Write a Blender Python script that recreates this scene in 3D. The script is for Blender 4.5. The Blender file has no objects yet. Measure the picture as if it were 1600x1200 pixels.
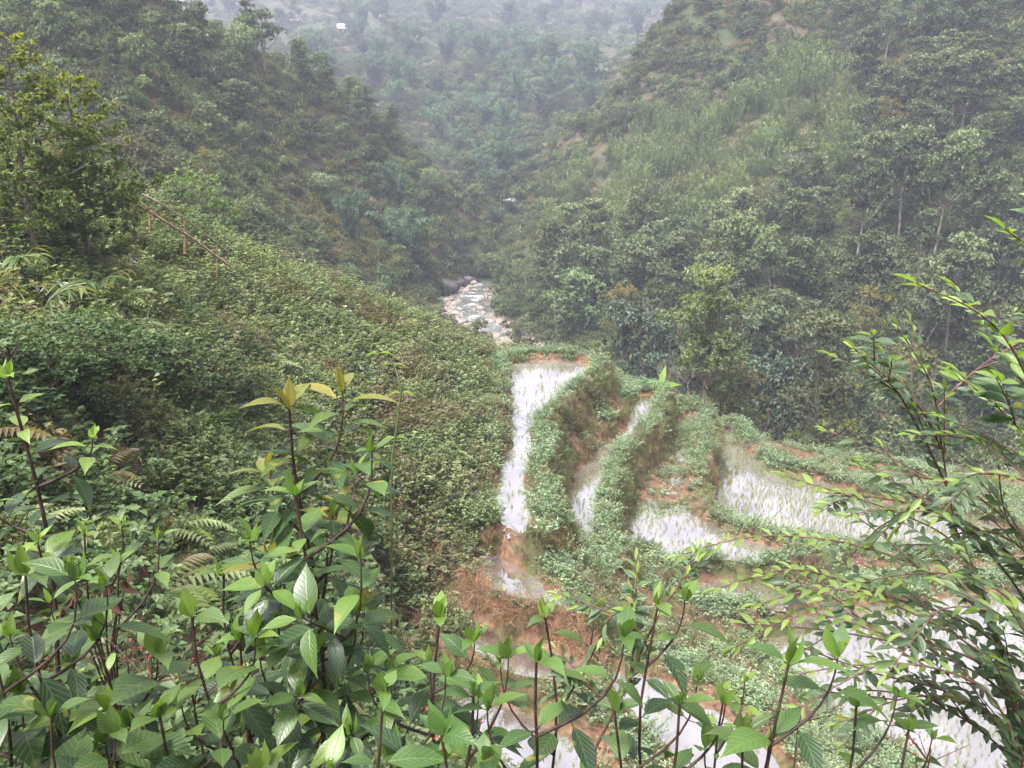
import bpy, math, random
import numpy as np
from mathutils import Vector, Matrix, Euler
R = math.radians
rng = np.random.default_rng(7)
random.seed(7)
scn = bpy.context.scene
COL = scn.collection

# ------------------------------------------------------------------ camera, sky, sun, exposure
PITCH = R(17)
FPX = 1600 * 30 / 36.0
cam = bpy.data.cameras.new('camera'); cam.lens = 30; cam.sensor_width = 36
cam.clip_start = 0.05; cam.clip_end = 3000
camo = bpy.data.objects.new('camera', cam); COL.objects.link(camo)
camo.location = (0, 0, 0); camo.rotation_euler = (R(90) - PITCH, 0, 0)
scn.camera = camo

SUN_EL, SUN_AZ = R(62), R(222)      # azimuth measured from +y towards +x
world = bpy.data.worlds.new('World'); scn.world = world; world.use_nodes = True
wn = world.node_tree.nodes; wl = world.node_tree.links; wn.clear()
sky = wn.new('ShaderNodeTexSky'); sky.sky_type = 'NISHITA'; sky.sun_disc = False
sky.sun_elevation = SUN_EL; sky.sun_rotation = SUN_AZ
sky.air_density = 1.0; sky.dust_density = 6.0; sky.ozone_density = 1.0
hs = wn.new('ShaderNodeHueSaturation'); hs.inputs['Saturation'].default_value = 0.22
bg = wn.new('ShaderNodeBackground'); bg.inputs['Strength'].default_value = 0.12
wo = wn.new('ShaderNodeOutputWorld')
wl.new(sky.outputs[0], hs.inputs['Color']); wl.new(hs.outputs[0], bg.inputs['Color']); wl.new(bg.outputs[0], wo.inputs[0])

sun = bpy.data.lights.new('sun', 'SUN'); sun.energy = 2.2; sun.angle = R(12); sun.color = (1.0, 0.96, 0.88)
suno = bpy.data.objects.new('sun', sun); COL.objects.link(suno)
sd = Vector((math.sin(SUN_AZ) * math.cos(SUN_EL), math.cos(SUN_AZ) * math.cos(SUN_EL), math.sin(SUN_EL)))
suno.rotation_euler = sd.to_track_quat('Z', 'Y').to_euler()
scn.view_settings.view_transform = 'Standard'; scn.view_settings.look = 'None'
scn.view_settings.exposure = 1.72; scn.view_settings.gamma = 1.0
scn.cycles.max_bounces = 5; scn.cycles.diffuse_bounces = 3; scn.cycles.glossy_bounces = 2
scn.cycles.transmission_bounces = 3; scn.cycles.volume_bounces = 1; scn.cycles.transparent_max_bounces = 4

HAZE = .00092
# ------------------------------------------------------------------ pixel <-> world helpers (1600 x 1200 photograph)
SP, CP_ = math.sin(PITCH), math.cos(PITCH)
def ray(px, py):
    u = (px - 800) / FPX; v = (600 - py) / FPX
    d = np.array([u, CP_ + v * SP, -SP + v * CP_])
    return d / d[1]
def at(px, py, Y): return ray(px, py) * Y
def atz(px, py, z):
    d = ray(px, py); return d * (z / d[2])
def proj(p):
    p = np.asarray(p, float)
    f = p[..., 1] * CP_ - p[..., 2] * SP
    up = p[..., 1] * SP + p[..., 2] * CP_
    return 800 + FPX * p[..., 0] / f, 600 - FPX * up / f

# ------------------------------------------------------------------ value noise
_perm = np.random.default_rng(3).random((256, 256))
def vnoise(x, y):
    xi = np.floor(x).astype(int); yi = np.floor(y).astype(int)
    fx = x - xi; fy = y - yi
    fx = fx * fx * (3 - 2 * fx); fy = fy * fy * (3 - 2 * fy)
    g = lambda a, b: _perm[a & 255, b & 255]
    return (g(xi, yi) * (1 - fx) + g(xi + 1, yi) * fx) * (1 - fy) + (g(xi, yi + 1) * (1 - fx) + g(xi + 1, yi + 1) * fx) * fy
def fbm(x, y, o=4):
    s = 0; a = .5
    for k in range(o):
        s = s + a * (vnoise(x + 17.3 * k, y + 9.1 * k) - .5); x = x * 2.03; y = y * 2.03; a *= .5
    return s * 2

# ------------------------------------------------------------------ terrain control
PADDY = {   # name: (level, photo outline)
 'far paddy': (-9.8, [(797,572),(830,563),(880,563),(925,572),(915,590),(880,613),(858,635),(840,652),(832,680),(828,720),(820,760),(833,800),(835,828),(815,838),(800,826),(775,815),(773,775),(783,725),(797,690),(796,640),(793,600)]),
 'pool': (-10.35, [(792,858),(752,878),(748,898),(768,922),(820,942),(885,950),(850,920),(815,895),(808,870)]),
 'lower strip': (-10.9, [(638,880),(662,876),(690,905),(738,960),(800,1000),(862,1018),(905,1030),(900,1062),(820,1052),(745,1010),(690,955),(650,905)]),
 'lowest strip': (-11.25, [(590,985),(640,985),(700,1040),(770,1092),(850,1130),(930,1165),(940,1260),(800,1230),(700,1150),(600,1080)]),
 'winding strip': (-11.35, [(960,1048),(1010,1060),(1065,1085),(1130,1108),(1180,1150),(1230,1230),(1100,1250),(1050,1165),(985,1110),(950,1075)]),
 'narrow paddy': (-11.6, [(995,622),(1010,615),(1026,622),(1022,645),(1002,668),(985,690),(960,712),(940,735),(935,770),(925,800),(930,850),(945,870),(925,862),(900,835),(885,800),(885,770),(905,735),(940,700),(975,672),(990,645)]),
 'muddy paddy': (-12.8, [(1062,642),(1088,648),(1095,700),(1078,740),(1072,775),(1090,805),(1130,832),(1180,850),(1240,866),(1180,882),(1100,872),(1050,872),(980,862),(970,840),(985,800),(1020,760),(1045,720),(1050,680)]),
 'stubble paddy': (-14.0, [(1125,675),(1145,670),(1160,700),(1200,730),(1260,745),(1330,770),(1420,790),(1500,800),(1570,825),(1600,850),(1500,862),(1400,860),(1300,850),(1200,836),(1150,822),(1108,797),(1122,750),(1128,710)]),
 'outer paddy': (-15.0, [(1310,732),(1380,736),(1440,748),(1470,765),(1420,770),(1350,757)]),
 'marshy paddy': (-13.2, [(1080,912),(1115,903),(1180,912),(1225,930),(1215,946),(1150,948),(1090,934)]),
 'front paddy': (-13.9, [(1188,985),(1225,965),(1300,952),(1400,940),(1600,925),(1900,940),(1900,1260),(1500,1260),(1400,1170),(1300,1112),(1240,1062),(1200,1020)]),
 'puddle': (-12.6, [(970,885),(1000,882),(1012,895),(990,905),(972,900)]),
}
pad = {}
for k, (z, pts) in PADDY.items():
    pad[k] = (z, np.array([atz(px, py, z)[:2] for px, py in pts]))

CPX = [ # (px, py, depth)
 # near left slope
 (200,1000,6.5),(200,1200,4.3),(500,1000,10),(500,1200,7),(0,1000,5.5),(-150,1100,4.2),(0,800,7.5),(-200,800,6.5),(150,700,11),(150,600,13.5),(0,600,11),(-250,600,9.5),(300,700,14),(450,800,14),(300,850,11),(550,950,12.5),
 (600,860,18),(655,850,19.2),(700,790,20.3),(755,812,20),(780,700,24),(775,640,27.5),(785,590,31.5),(790,562,34),(700,650,26),(600,600,27),(500,650,22),(400,600,21),(500,500,29),(400,450,29),(300,420,28.5),(300,480,25),(200,400,24),(150,480,18),(50,450,17),(-150,400,16),(-150,200,22),
 (640,760,20.5),(560,800,17),(860,552,36),(940,572,37),(985,600,37.5),(1060,628,40),(1120,655,40.5),(1200,688,39.5),(1300,712,40),(1400,722,40),(1550,740,40),(1700,760,40),
 # valley floor
 (740,455,103),(690,470,97),(800,535,84),(765,512,88),(765,440,109),(850,500,89),(900,535,78),(1000,520,73),(1100,560,66),(1200,600,60),(1350,640,56),(1550,700,50),
 (1000,450,82),(1200,450,76),(1400,450,72),(1600,450,68),(1800,450,66),(850,420,105),(950,350,112),(1100,320,100),(1300,300,92),(1500,280,87),(1650,280,84),(1900,250,80),(1000,220,132),(1200,180,120),(1400,130,112),(1600,80,106),(1900,60,100),(950,150,148),(1000,90,152),(1060,5,152),(885,210,148),(818,285,148),(795,330,140),(1300,0,138),(1600,-80,128),(1150,-110,156),(1300,-220,165),(1700,-200,150),
 (450,420,62),(350,345,57),(600,445,88),(645,445,98),(550,380,85),(450,330,80),(300,260,70),(250,180,75),(100,100,72),(-100,50,66),(-300,50,60),(400,200,92),(550,280,100),(650,350,108),(720,400,115),(700,300,128),(600,200,130),(500,125,125),(420,105,118),(340,65,108),(250,5,100),(200,-60,96),(0,-80,90),(-300,-80,80),(770,350,134),(745,285,145),
 (760,330,152),(700,235,185),(600,160,200),(800,220,182),(880,185,190),(650,100,225),(800,100,228),(900,100,236),(500,62,260),(540,55,262),(300,60,240),(400,35,280),(700,40,290),(900,40,292),(980,60,295),(300,-5,300),(600,0,330),(1000,0,330),(700,-100,400),(200,-100,400),(1100,-100,400),(-300,-60,330),(1900,-100,330),
]
CPX = [(a, b, c if c < 175 or abs(a - 800) > 3000 else 175 + (c - 175) * 2) for a, b, c in CPX]      # the far mountain stands well back
W = [at(*c) for c in CPX]
for c in [(700,528,36.2),(600,482,37),(500,445,36.5),(400,412,35.5),(300,365,33),(220,315,31),(100,260,29),(0,190,27)]:   # crest of the near slope, with the drop behind it
    p = at(*c); W.append(p)
    W.append(p * np.array([(c[2]+7)/c[2], (c[2]+7)/c[2], 1]) + [0, 0, -3.6]); W.append(p * np.array([(c[2]+18)/c[2], (c[2]+18)/c[2], 1]) + [0, 0, -9])
for c in [(950,150,148),(1000,90,152),(1060,5,152),(885,210,148),(1150,-110,156),(500,125,125),(420,105,118),(340,65,108),(250,5,100)]:
    p = at(*c); k = (c[2] + 16) / c[2]; W.append(p * np.array([k, k, 1]) + [0, 0, -9])
W += [np.array(p, float) for p in [(0,-4,.8),(0,-1,-1.4),(0,.8,-1.9),(-4,-1,-.2),(6,-1,-3.2),(0,5,-6.0),(3,5,-6.6),(0,10,-10.2),(4,10,-10.6),(7,6,-8.2),(12,8,-12.4),(12,12.5,-14.3),(18,8,-14),(-6,-1,1.2),(-9,3,-1.2),(-14,8,.4),(-20,12,2.5),(-8,-4,2.5),
   (3,43,-15),(9,48,-19),(16,48,-20),(25,46,-21),(36,44,-22),(8,60,-23),(18,57,-25),(30,51,-27),(45,47,-29),(-6,60,-21),(-2,70,-22),(30,25,-17),(40,30,-20),(30,14,-15.5),(45,10,-18),(-40,20,8),(-45,40,6)]]
for k, (z, q) in pad.items():
    for (x, y) in q: W.append(np.array([x, y, z]))
W = np.array(W)
def st(x, y): return x / (y + 9.0), np.log(y + 9.0)
S, T = st(W[:, 0], W[:, 1]); Vv = W[:, 2] / (W[:, 1] + 9.0)
n_ = len(S)
D = np.sqrt((S[:, None] - S) ** 2 + (T[:, None] - T) ** 2)
A = np.zeros((n_ + 3, n_ + 3)); A[:n_, :n_] = D + np.eye(n_) * -2e-4
A[:n_, n_] = A[n_, :n_] = 1; A[:n_, n_ + 1] = A[n_ + 1, :n_] = S; A[:n_, n_ + 2] = A[n_ + 2, :n_] = T
cf = np.linalg.lstsq(A, np.concatenate([Vv, [0, 0, 0]]), rcond=None)[0]
def base_h(x, y):
    sh = np.shape(x); x = np.ravel(np.asarray(x, float)); y = np.ravel(np.asarray(y, float)); out = np.empty(len(x))
    for i in range(0, len(x), 20000):
        s, t = st(x[i:i+20000], y[i:i+20000])
        d = np.sqrt((s[:, None] - S) ** 2 + (t[:, None] - T) ** 2)
        out[i:i+20000] = (d @ cf[:n_] + cf[n_] + cf[n_+1] * s + cf[n_+2] * t) * (y[i:i+20000] + 9.0)
    return out.reshape(sh)
def sdist(q, x, y):           # signed distance to polygon, negative inside
    x = np.asarray(x, float); y = np.asarray(y, float)
    best = np.full(x.shape, 1e9); ins = np.zeros(x.shape, bool); n = len(q)
    for i in range(n):
        ax, ay = q[i]; bx, by = q[(i + 1) % n]
        ex, ey = bx - ax, by - ay; L = ex * ex + ey * ey + 1e-9
        t = np.clip(((x - ax) * ex + (y - ay) * ey) / L, 0, 1)
        best = np.minimum(best, np.hypot(x - ax - t * ex, y - ay - t * ey))
        c = ((ay > y) != (by > y)) & (x < (bx - ax) * (y - ay) / (by - ay + 1e-12) + ax)
        ins ^= c
    return np.where(ins, -best, best)
def all_sd(x, y): return {k: sdist(q, x + .22 * fbm(x * 1.1, y * 1.1, 2), y + .22 * fbm(x * 1.1 + 40, y * 1.1, 2)) for k, (z, q) in pad.items()}
def sstep(a, b, v):
    t = np.clip((v - a) / (b - a), 0, 1); return t * t * (3 - 2 * t)
PR = np.array([at(*c) for c in [(822,575,76),(812,552,80),(800,535,84),(772,512,88),(738,498,91),(722,480,96),(742,455,103),(768,437,111)]])
def river(x, y):              # distance to the stream's centre line and its level there
    best = np.full(np.shape(x), 1e9); lev = np.zeros(np.shape(x))
    for i in range(len(PR) - 1):
        ax, ay, az = PR[i]; bx, by, bz = PR[i + 1]; ex, ey = bx - ax, by - ay; t = np.clip(((x - ax) * ex + (y - ay) * ey) / (ex * ex + ey * ey), 0, 1)
        d = np.hypot(x - ax - t * ex, y - ay - t * ey); c = d < best; best = np.where(c, d, best); lev = np.where(c, az + t * (bz - az), lev)
    return best, lev
def far_r(y): return sstep(62, 72, y)
def ground(x, y, want=False):
    x = np.asarray(x, float); y = np.asarray(y, float)
    h = base_h(x, y)
    far = sstep(44, 90, y)
    h = h + .22 * fbm(x * .55, y * .55) * (1 - far) + (far + sstep(200, 400, y)) * (2.0 * fbm(x * .09, y * .09) + 1.2 * fbm(x * .25, y * .25, 3))
    rd_, rl = river(x, y); w = sstep(5.5, 2.6, rd_) * far_r(y)
    h = h * (1 - w) + (rl - .25 + .12 * rd_ * .5) * w
    m = (y > 8) & (y < 46) & (x > -6) & (x < 30)
    mind = np.full(x.shape, 99.0)
    if m.any():
        xx, yy, hh = x[m], y[m], h[m]
        sds = all_sd(xx, yy)
        md = np.full(xx.shape, 99.0)
        for k, (z, q) in pad.items():
            sd_ = sds[k]; md = np.minimum(md, sd_)
            w = sstep(1.05, .5, sd_)
            bund = z + (.12 if k in ('pool', 'lower strip', 'lowest strip', 'winding strip') else .26) * sstep(0, .35, sd_) + .1 * fbm(xx * 2, yy * 2, 2)
            hh = np.maximum(hh, hh * (1 - w) + w * bund)          # raised bank on the low side
        for k, (z, q) in pad.items():
            sd_ = sds[k]
            mudk = {'muddy paddy': .16, 'lower strip': .07, 'lowest strip': .12, 'winding strip': .1, 'puddle': .1, 'marshy paddy': .12, 'narrow paddy': .07}.get(k, .045)
            bed = z - .10 * sstep(0, -.3, sd_) + mudk * (fbm(xx * 1.3, yy * 1.3, 4) + (.75 * sstep(26, 28.5, yy) if k == 'muddy paddy' else 0))
            w = sstep(.28, -.02, sd_)
            for k2, (z2, q2) in pad.items():                      # the bank of a higher paddy keeps its footing
                if z2 > z: w = w * sstep(.12, .45, sds[k2])
            hh = hh * (1 - w) + bed * w
        h = h.copy(); h[m] = hh; mind[m] = md
    return (h, mind) if want else h
_gs = np.linspace(-1.15, 1.15, 620); _gt = np.linspace(math.log(9.5), math.log(655), 620)
_GS, _GT = np.meshgrid(_gs, _gt); _GY = np.exp(_GT) - 9; _GZ = ground(_GS * (_GY + 9), _GY)
def fastz(x, y):              # the same ground, read from a table
    s, t = st(x, y); a = np.clip((s - _gs[0]) / (_gs[1] - _gs[0]), 0, 618.99); b = np.clip((t - _gt[0]) / (_gt[1] - _gt[0]), 0, 618.99)
    i = a.astype(int); j = b.astype(int); a -= i; b -= j
    return (_GZ[j, i] * (1 - a) + _GZ[j, i + 1] * a) * (1 - b) + (_GZ[j + 1, i] * (1 - a) + _GZ[j + 1, i + 1] * a) * b
def hit(px, py, y0=3.0, y1=640.0):
    d = ray(px, py); ys = np.exp(np.linspace(math.log(y0), math.log(y1), 900))
    below = ys * d[2] < fastz(ys * d[0], ys)
    if not below.any(): return None
    i = np.argmax(below); p = np.array([ys[i] * d[0], ys[i], 0]); p[2] = ground(p[0:1], p[1:2])[0]
    return p

# ------------------------------------------------------------------ object helpers
def tag(o, label=None, cat=None, group=None, kind=None):
    if label: o['label'] = label
    if cat: o['category'] = cat
    if group: o['group'] = group
    if kind: o['kind'] = kind
    return o
def link(name, me, parent=None, loc=None):
    o = bpy.data.objects.new(name, me); COL.objects.link(o)
    if parent: o.parent = parent
    if loc is not None: o.location = loc
    return o
def empty(name, loc=(0, 0, 0)):
    o = bpy.data.objects.new(name, None); o.empty_display_size = .2; COL.objects.link(o); o.location = loc; return o
def mesh(name, verts, faces, mats, rnd=None, uv=None, smooth=False, fm=None):
    """verts (n,3), faces (m,k) int array or list of arrays; rnd per-vertex; uv per-vertex"""
    me = bpy.data.meshes.new(name)
    verts = np.asarray(verts, np.float32)
    if isinstance(faces, list) and len(faces) and isinstance(faces[0], np.ndarray) and faces[0].ndim == 2: fl = faces
    else: fl = [np.asarray(faces)]
    tot = np.concatenate([np.full(len(f), f.shape[1]) for f in fl]); loops = np.concatenate([f.ravel() for f in fl])
    me.vertices.add(len(verts)); me.vertices.foreach_set('co', verts.ravel())
    me.loops.add(len(loops)); me.loops.foreach_set('vertex_index', loops.astype(np.int32))
    me.polygons.add(len(tot)); st_ = np.concatenate([[0], np.cumsum(tot)[:-1]]).astype(np.int32)
    me.polygons.foreach_set('loop_start', st_); me.polygons.foreach_set('loop_total', tot.astype(np.int32))
    if smooth: me.polygons.foreach_set('use_smooth', np.ones(len(tot), bool))
    for m in (mats if isinstance(mats, (list, tuple)) else [mats]): me.materials.append(m)
    if fm is not None: me.polygons.foreach_set('material_index', np.asarray(fm, np.int32))
    me.update(calc_edges=True)
    if rnd is not None:
        a = me.attributes.new('rnd', 'FLOAT', 'POINT'); a.data.foreach_set('value', np.asarray(rnd, np.float32))
    if uv is not None:
        u = me.uv_layers.new(name='UVMap'); u.data.foreach_set('uv', np.asarray(uv, np.float32)[loops].ravel())
    me.validate(clean_customdata=False)
    return me
class Geo:
    """collects pieces (verts, faces, rnd, uv, mat)"""
    def __init__(s): s.v = []; s.f = {}; s.n = 0; s.r = []; s.u = []; s.fm = {}
    def add(s, v, f, rnd=0.5, uv=None, m=0):
        v = np.asarray(v, float); f = np.asarray(f)
        s.v.append(v); s.f.setdefault(f.shape[1], []).append(f + s.n); s.fm.setdefault(f.shape[1], []).append(np.full(len(f), m))
        s.r.append(np.broadcast_to(rnd, (len(v),)).astype(float)); s.u.append(np.zeros((len(v), 2)) if uv is None else uv); s.n += len(v)
    def tube(s, pts, rad, seg=6, rnd=.5, m=0):
        pts = np.asarray(pts, float); n = len(pts); rad = np.broadcast_to(rad, (n,))
        tg = np.gradient(pts, axis=0); tg /= np.linalg.norm(tg, axis=1)[:, None] + 1e-9
        up = np.array([0, 0, 1.]) if abs(tg[:, 2]).mean() < .8 else np.array([1., 0, 0])
        a = np.cross(tg, up); a /= np.linalg.norm(a, axis=1)[:, None] + 1e-9; b = np.cross(tg, a)
        th = np.linspace(0, 2 * math.pi, seg, endpoint=False)
        v = pts[:, None] + rad[:, None, None] * (np.cos(th)[None, :, None] * a[:, None] + np.sin(th)[None, :, None] * b[:, None])
        i = np.arange(n - 1)[:, None] * seg; j = np.arange(seg)[None]; k = (j + 1) % seg
        f = np.stack([i + j, i + k, i + seg + k, i + seg + j], -1).reshape(-1, 4)
        s.add(v.reshape(-1, 3), f, rnd, None, m)
    def leaves(s, pos, d, nr, L, Wd, kind='dia', rnd=None, m=0, fold=.12, droop=.15):
        pos = np.asarray(pos, float); n = len(pos)
        if n == 0: return
        d = np.asarray(d, float); d = d / (np.linalg.norm(d, axis=1)[:, None] + 1e-9)
        sd_ = np.cross(d, nr); sd_ /= np.linalg.norm(sd_, axis=1)[:, None] + 1e-9
        nn = np.cross(sd_, d)
        if kind == 'dia':
            t = np.array([[0, 0, 0], [.45, .5, fold], [1, 0, -droop], [.45, -.5, fold]]); f = np.array([[0, 1, 2], [0, 2, 3]])
            f = f[:, ::-1]
        elif kind == 'blade':
            t = np.array([[0, -.5, 0], [0, .5, 0], [.5, .4, .05], [.5, -.4, .05], [1, 0, -droop]]); f = np.array([[0, 1, 2, 3], [3, 2, 4, 4]])
            f = [np.array([[0, 3, 2, 1]]), np.array([[3, 4, 2]])]
        else:   # fine: stations along the leaf, midrib + two sides
            prof = {'oval': [(0, .02), (.1, .42), (.25, .86), (.4, 1.0), (.55, .93), (.7, .64), (.83, .31), (.92, .10), (1, 0)],
                    'lance': [(0, .03), (.12, .5), (.28, .85), (.42, 1.0), (.58, .92), (.72, .66), (.86, .33), (.95, .1), (1, 0)]}[kind]
            t = []; 
            for a, w in prof:
                z = -droop * a * a; e = fold * w
                t += [[a, -.5 * w, z + e], [a, 0, z], [a, .5 * w, z + e]]
            t = np.array(t); f = []
            for q in range(len(prof) - 1):
                for c in (0, 1): f.append([q*3+c, q*3+c+1, q*3+c+4, q*3+c+3])
            f = np.array(f)[:, ::-1]
        L = np.broadcast_to(L, (n,)); Wd = np.broadcast_to(Wd, (n,))
        k = len(t)
        v = pos[:, None] + t[None, :, 0:1] * L[:, None, None] * d[:, None] + t[None, :, 1:2] * Wd[:, None, None] * sd_[:, None] + t[None, :, 2:3] * (L * .9)[:, None, None] * nn[:, None]
        if rnd is None: rnd = rng.random(n)
        r = np.repeat(rnd, k)
        uv = np.tile(np.stack([t[:, 0], t[:, 1] + .5], -1), (n, 1))
        fs = f if isinstance(f, list) else [f]
        base = s.n; off = np.arange(n)[:, None, None] * k
        s.v.append(v.reshape(-1, 3)); s.r.append(r); s.u.append(uv); s.n += n * k
        for ff in fs:
            g = (ff[None] + off).reshape(-1, ff.shape[1]) + base
            s.f.setdefault(ff.shape[1], []).append(g); s.fm.setdefault(ff.shape[1], []).append(np.full(len(g), m))
    def build(s, name, mats, smooth=False):
        ks = list(s.f)
        fl = [np.concatenate(s.f[k]) for k in ks]; fm = np.concatenate([np.concatenate(s.fm[k]) for k in ks])
        return mesh(name, np.concatenate(s.v), fl, mats, np.concatenate(s.r), np.concatenate(s.u), smooth, fm)

def runit(n, r=None):
    r = r or rng
    v = r.normal(size=(n, 3)); return v / np.linalg.norm(v, axis=1)[:, None]

# ------------------------------------------------------------------ materials
def newmat(name):
    m = bpy.data.materials.new(name); m.use_nodes = True; m.node_tree.nodes.clear(); return m, m.node_tree.nodes, m.node_tree.links
def ramp(nodes, stops):
    r = nodes.new('ShaderNodeValToRGB'); e = r.color_ramp.elements
    while len(e) < len(stops): e.new(.5)
    for i, (p, c) in enumerate(stops): e[i].position = p; e[i].color = (*c, 1)
    return r
def leaf_mat(name, cols, rough=.5, trans=.3, tcol=None, spec=.35, obj_var=.25, hue=.02, vein=False, patch=None):
    """cols: list of colours spread by the per-leaf random value; every plant also varies a little as a whole"""
    m, n, l = newmat(name)
    at_ = n.new('ShaderNodeAttribute'); at_.attribute_name = 'rnd'
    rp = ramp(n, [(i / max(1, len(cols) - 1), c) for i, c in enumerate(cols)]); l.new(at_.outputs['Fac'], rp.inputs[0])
    oi = n.new('ShaderNodeObjectInfo')
    mr = n.new('ShaderNodeMapRange'); mr.inputs['To Min'].default_value = 1 - obj_var; mr.inputs['To Max'].default_value = 1 + obj_var; l.new(oi.outputs['Random'], mr.inputs[0])
    wnz = n.new('ShaderNodeTexWhiteNoise'); wnz.noise_dimensions = '1D'; l.new(oi.outputs['Random'], wnz.inputs['W'])
    mh = n.new('ShaderNodeMapRange'); mh.inputs['To Min'].default_value = .5 - hue; mh.inputs['To Max'].default_value = .5 + hue; l.new(wnz.outputs['Value'], mh.inputs[0])
    h = n.new('ShaderNodeHueSaturation'); l.new(rp.outputs[0], h.inputs['Color']); l.new(mr.outputs[0], h.inputs['Value']); l.new(mh.outputs[0], h.inputs['Hue'])
    col = h.outputs[0]
    if patch:   # colour of the stand drifts from place to place over the slope
        g = n.new('ShaderNodeNewGeometry'); nz = n.new('ShaderNodeTexNoise'); nz.inputs['Scale'].default_value = patch[0]; nz.inputs['Detail'].default_value = 3; l.new(g.outputs['Position'], nz.inputs['Vector'])
        pr = n.new('ShaderNodeMapRange'); pr.inputs[1].default_value = patch[2]; pr.inputs[2].default_value = patch[3]; l.new(nz.outputs[0], pr.inputs[0])
        mx = n.new('ShaderNodeMix'); mx.data_type = 'RGBA'; l.new(pr.outputs[0], mx.inputs[0]); l.new(col, mx.inputs[6]); mx.inputs[7].default_value = (*patch[1], 1); col = mx.outputs[2]
    b = n.new('ShaderNodeBsdfPrincipled'); b.inputs['Roughness'].default_value = rough; b.inputs['Specular IOR Level'].default_value = spec
    if vein:
        uv = n.new('ShaderNodeUVMap'); sx = n.new('ShaderNodeSeparateXYZ'); l.new(uv.outputs[0], sx.inputs[0])
        ab = n.new('ShaderNodeMath'); ab.operation = 'SUBTRACT'; l.new(sx.outputs[1], ab.inputs[0]); ab.inputs[1].default_value = .5
        ab2 = n.new('ShaderNodeMath'); ab2.operation = 'ABSOLUTE'; l.new(ab.outputs[0], ab2.inputs[0])
        # side veins run forward from the midrib
        s1 = n.new('ShaderNodeMath'); s1.operation = 'MULTIPLY_ADD'; l.new(ab2.outputs[0], s1.inputs[0]); s1.inputs[1].default_value = -.7; l.new(sx.outputs[0], s1.inputs[2])
        s2 = n.new('ShaderNodeMath'); s2.operation = 'MULTIPLY'; l.new(s1.outputs[0], s2.inputs[0]); s2.inputs[1].default_value = 50
        s3 = n.new('ShaderNodeMath'); s3.operation = 'SINE'; l.new(s2.outputs[0], s3.inputs[0])
        s4 = n.new('ShaderNodeMapRange'); s4.inputs[1].default_value = .75; s4.inputs[2].default_value = 1; l.new(s3.outputs[0], s4.inputs[0])
        md = n.new('ShaderNodeMapRange'); md.inputs[1].default_value = .035; md.inputs[2].default_value = .0; l.new(ab2.outputs[0], md.inputs[0])
        mxx = n.new('ShaderNodeMath'); mxx.operation = 'MAXIMUM'; l.new(s4.outputs[0], mxx.inputs[0]); l.new(md.outputs[0], mxx.inputs[1])
        vm = n.new('ShaderNodeMath'); vm.operation = 'MULTIPLY'; l.new(mxx.outputs[0], vm.inputs[0]); vm.inputs[1].default_value = .22
        mx = n.new('ShaderNodeMix'); mx.data_type = 'RGBA'; l.new(vm.outputs[0], mx.inputs[0]); l.new(col, mx.inputs[6]); mx.inputs[7].default_value = (.30, .38, .14, 1); col = mx.outputs[2]
        bp = n.new('ShaderNodeBump'); bp.inputs['Strength'].default_value = .35; bp.inputs['Distance'].default_value = .002; l.new(mxx.outputs[0], bp.inputs['Height']); l.new(bp.outputs[0], b.inputs['Normal'])
    if vein:
        g = n.new('ShaderNodeNewGeometry')
        for sc_, lo_, c_ in ((16, .66, (.20, .19, .04)), (55, .70, (.10, .05, .02))):
            nz = n.new('ShaderNodeTexNoise'); nz.inputs['Scale'].default_value = sc_; nz.inputs['Detail'].default_value = 2; l.new(g.outputs['Position'], nz.inputs['Vector'])
            pr = n.new('ShaderNodeMapRange'); pr.inputs[1].default_value = lo_; pr.inputs[2].default_value = lo_ + .05; pr.inputs[4].default_value = .8; l.new(nz.outputs[0], pr.inputs[0])
            mx = n.new('ShaderNodeMix'); mx.data_type = 'RGBA'; l.new(pr.outputs[0], mx.inputs[0]); l.new(col, mx.inputs[6]); mx.inputs[7].default_value = (*c_, 1); col = mx.outputs[2]
    l.new(col, b.inputs['Base Color'])
    tr = n.new('ShaderNodeBsdfTranslucent')
    th = n.new('ShaderNodeMix'); th.data_type = 'RGBA'; th.blend_type = 'MULTIPLY'; th.inputs[0].default_value = 1; l.new(col, th.inputs[6]); th.inputs[7].default_value = (*(tcol or (2.2, 2.4, 1.0)), 1); l.new(th.outputs[2], tr.inputs[0])
    ms = n.new('ShaderNodeMixShader'); ms.inputs[0].default_value = trans; l.new(b.outputs[0], ms.inputs[1]); l.new(tr.outputs[0], ms.inputs[2])
    o = n.new('ShaderNodeOutputMaterial'); l.new(ms.outputs[0], o.inputs[0]); return m
def solid_mat(name, cols, scale=4, rough=.8, bump=.3, spec=.3, stretch=(1, 1, 1), coord='Object', detail=6, metal=0, dist=.02):
    m, n, l = newmat(name)
    tc = n.new('ShaderNodeTexCoord'); mp = n.new('ShaderNodeMapping'); mp.inputs['Scale'].default_value = stretch; l.new(tc.outputs[coord], mp.inputs[0])
    nz = n.new('ShaderNodeTexNoise'); nz.inputs['Scale'].default_value = scale; nz.inputs['Detail'].default_value = detail; l.new(mp.outputs[0], nz.inputs['Vector'])
    k = len(cols); rp = ramp(n, [(.3 + .4 * i / max(1, k - 1), c) for i, c in enumerate(cols)]); l.new(nz.outputs[0], rp.inputs[0])
    b = n.new('ShaderNodeBsdfPrincipled'); b.inputs['Roughness'].default_value = rough; b.inputs['Specular IOR Level'].default_value = spec; b.inputs['Metallic'].default_value = metal
    l.new(rp.outputs[0], b.inputs['Base Color'])
    bp = n.new('ShaderNodeBump'); bp.inputs['Strength'].default_value = bump; bp.inputs['Distance'].default_value = dist; l.new(nz.outputs[0], bp.inputs['Height']); l.new(bp.outputs[0], b.inputs['Normal'])
    o = n.new('ShaderNodeOutputMaterial'); l.new(b.outputs[0], o.inputs[0]); return m

M = {}
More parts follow.
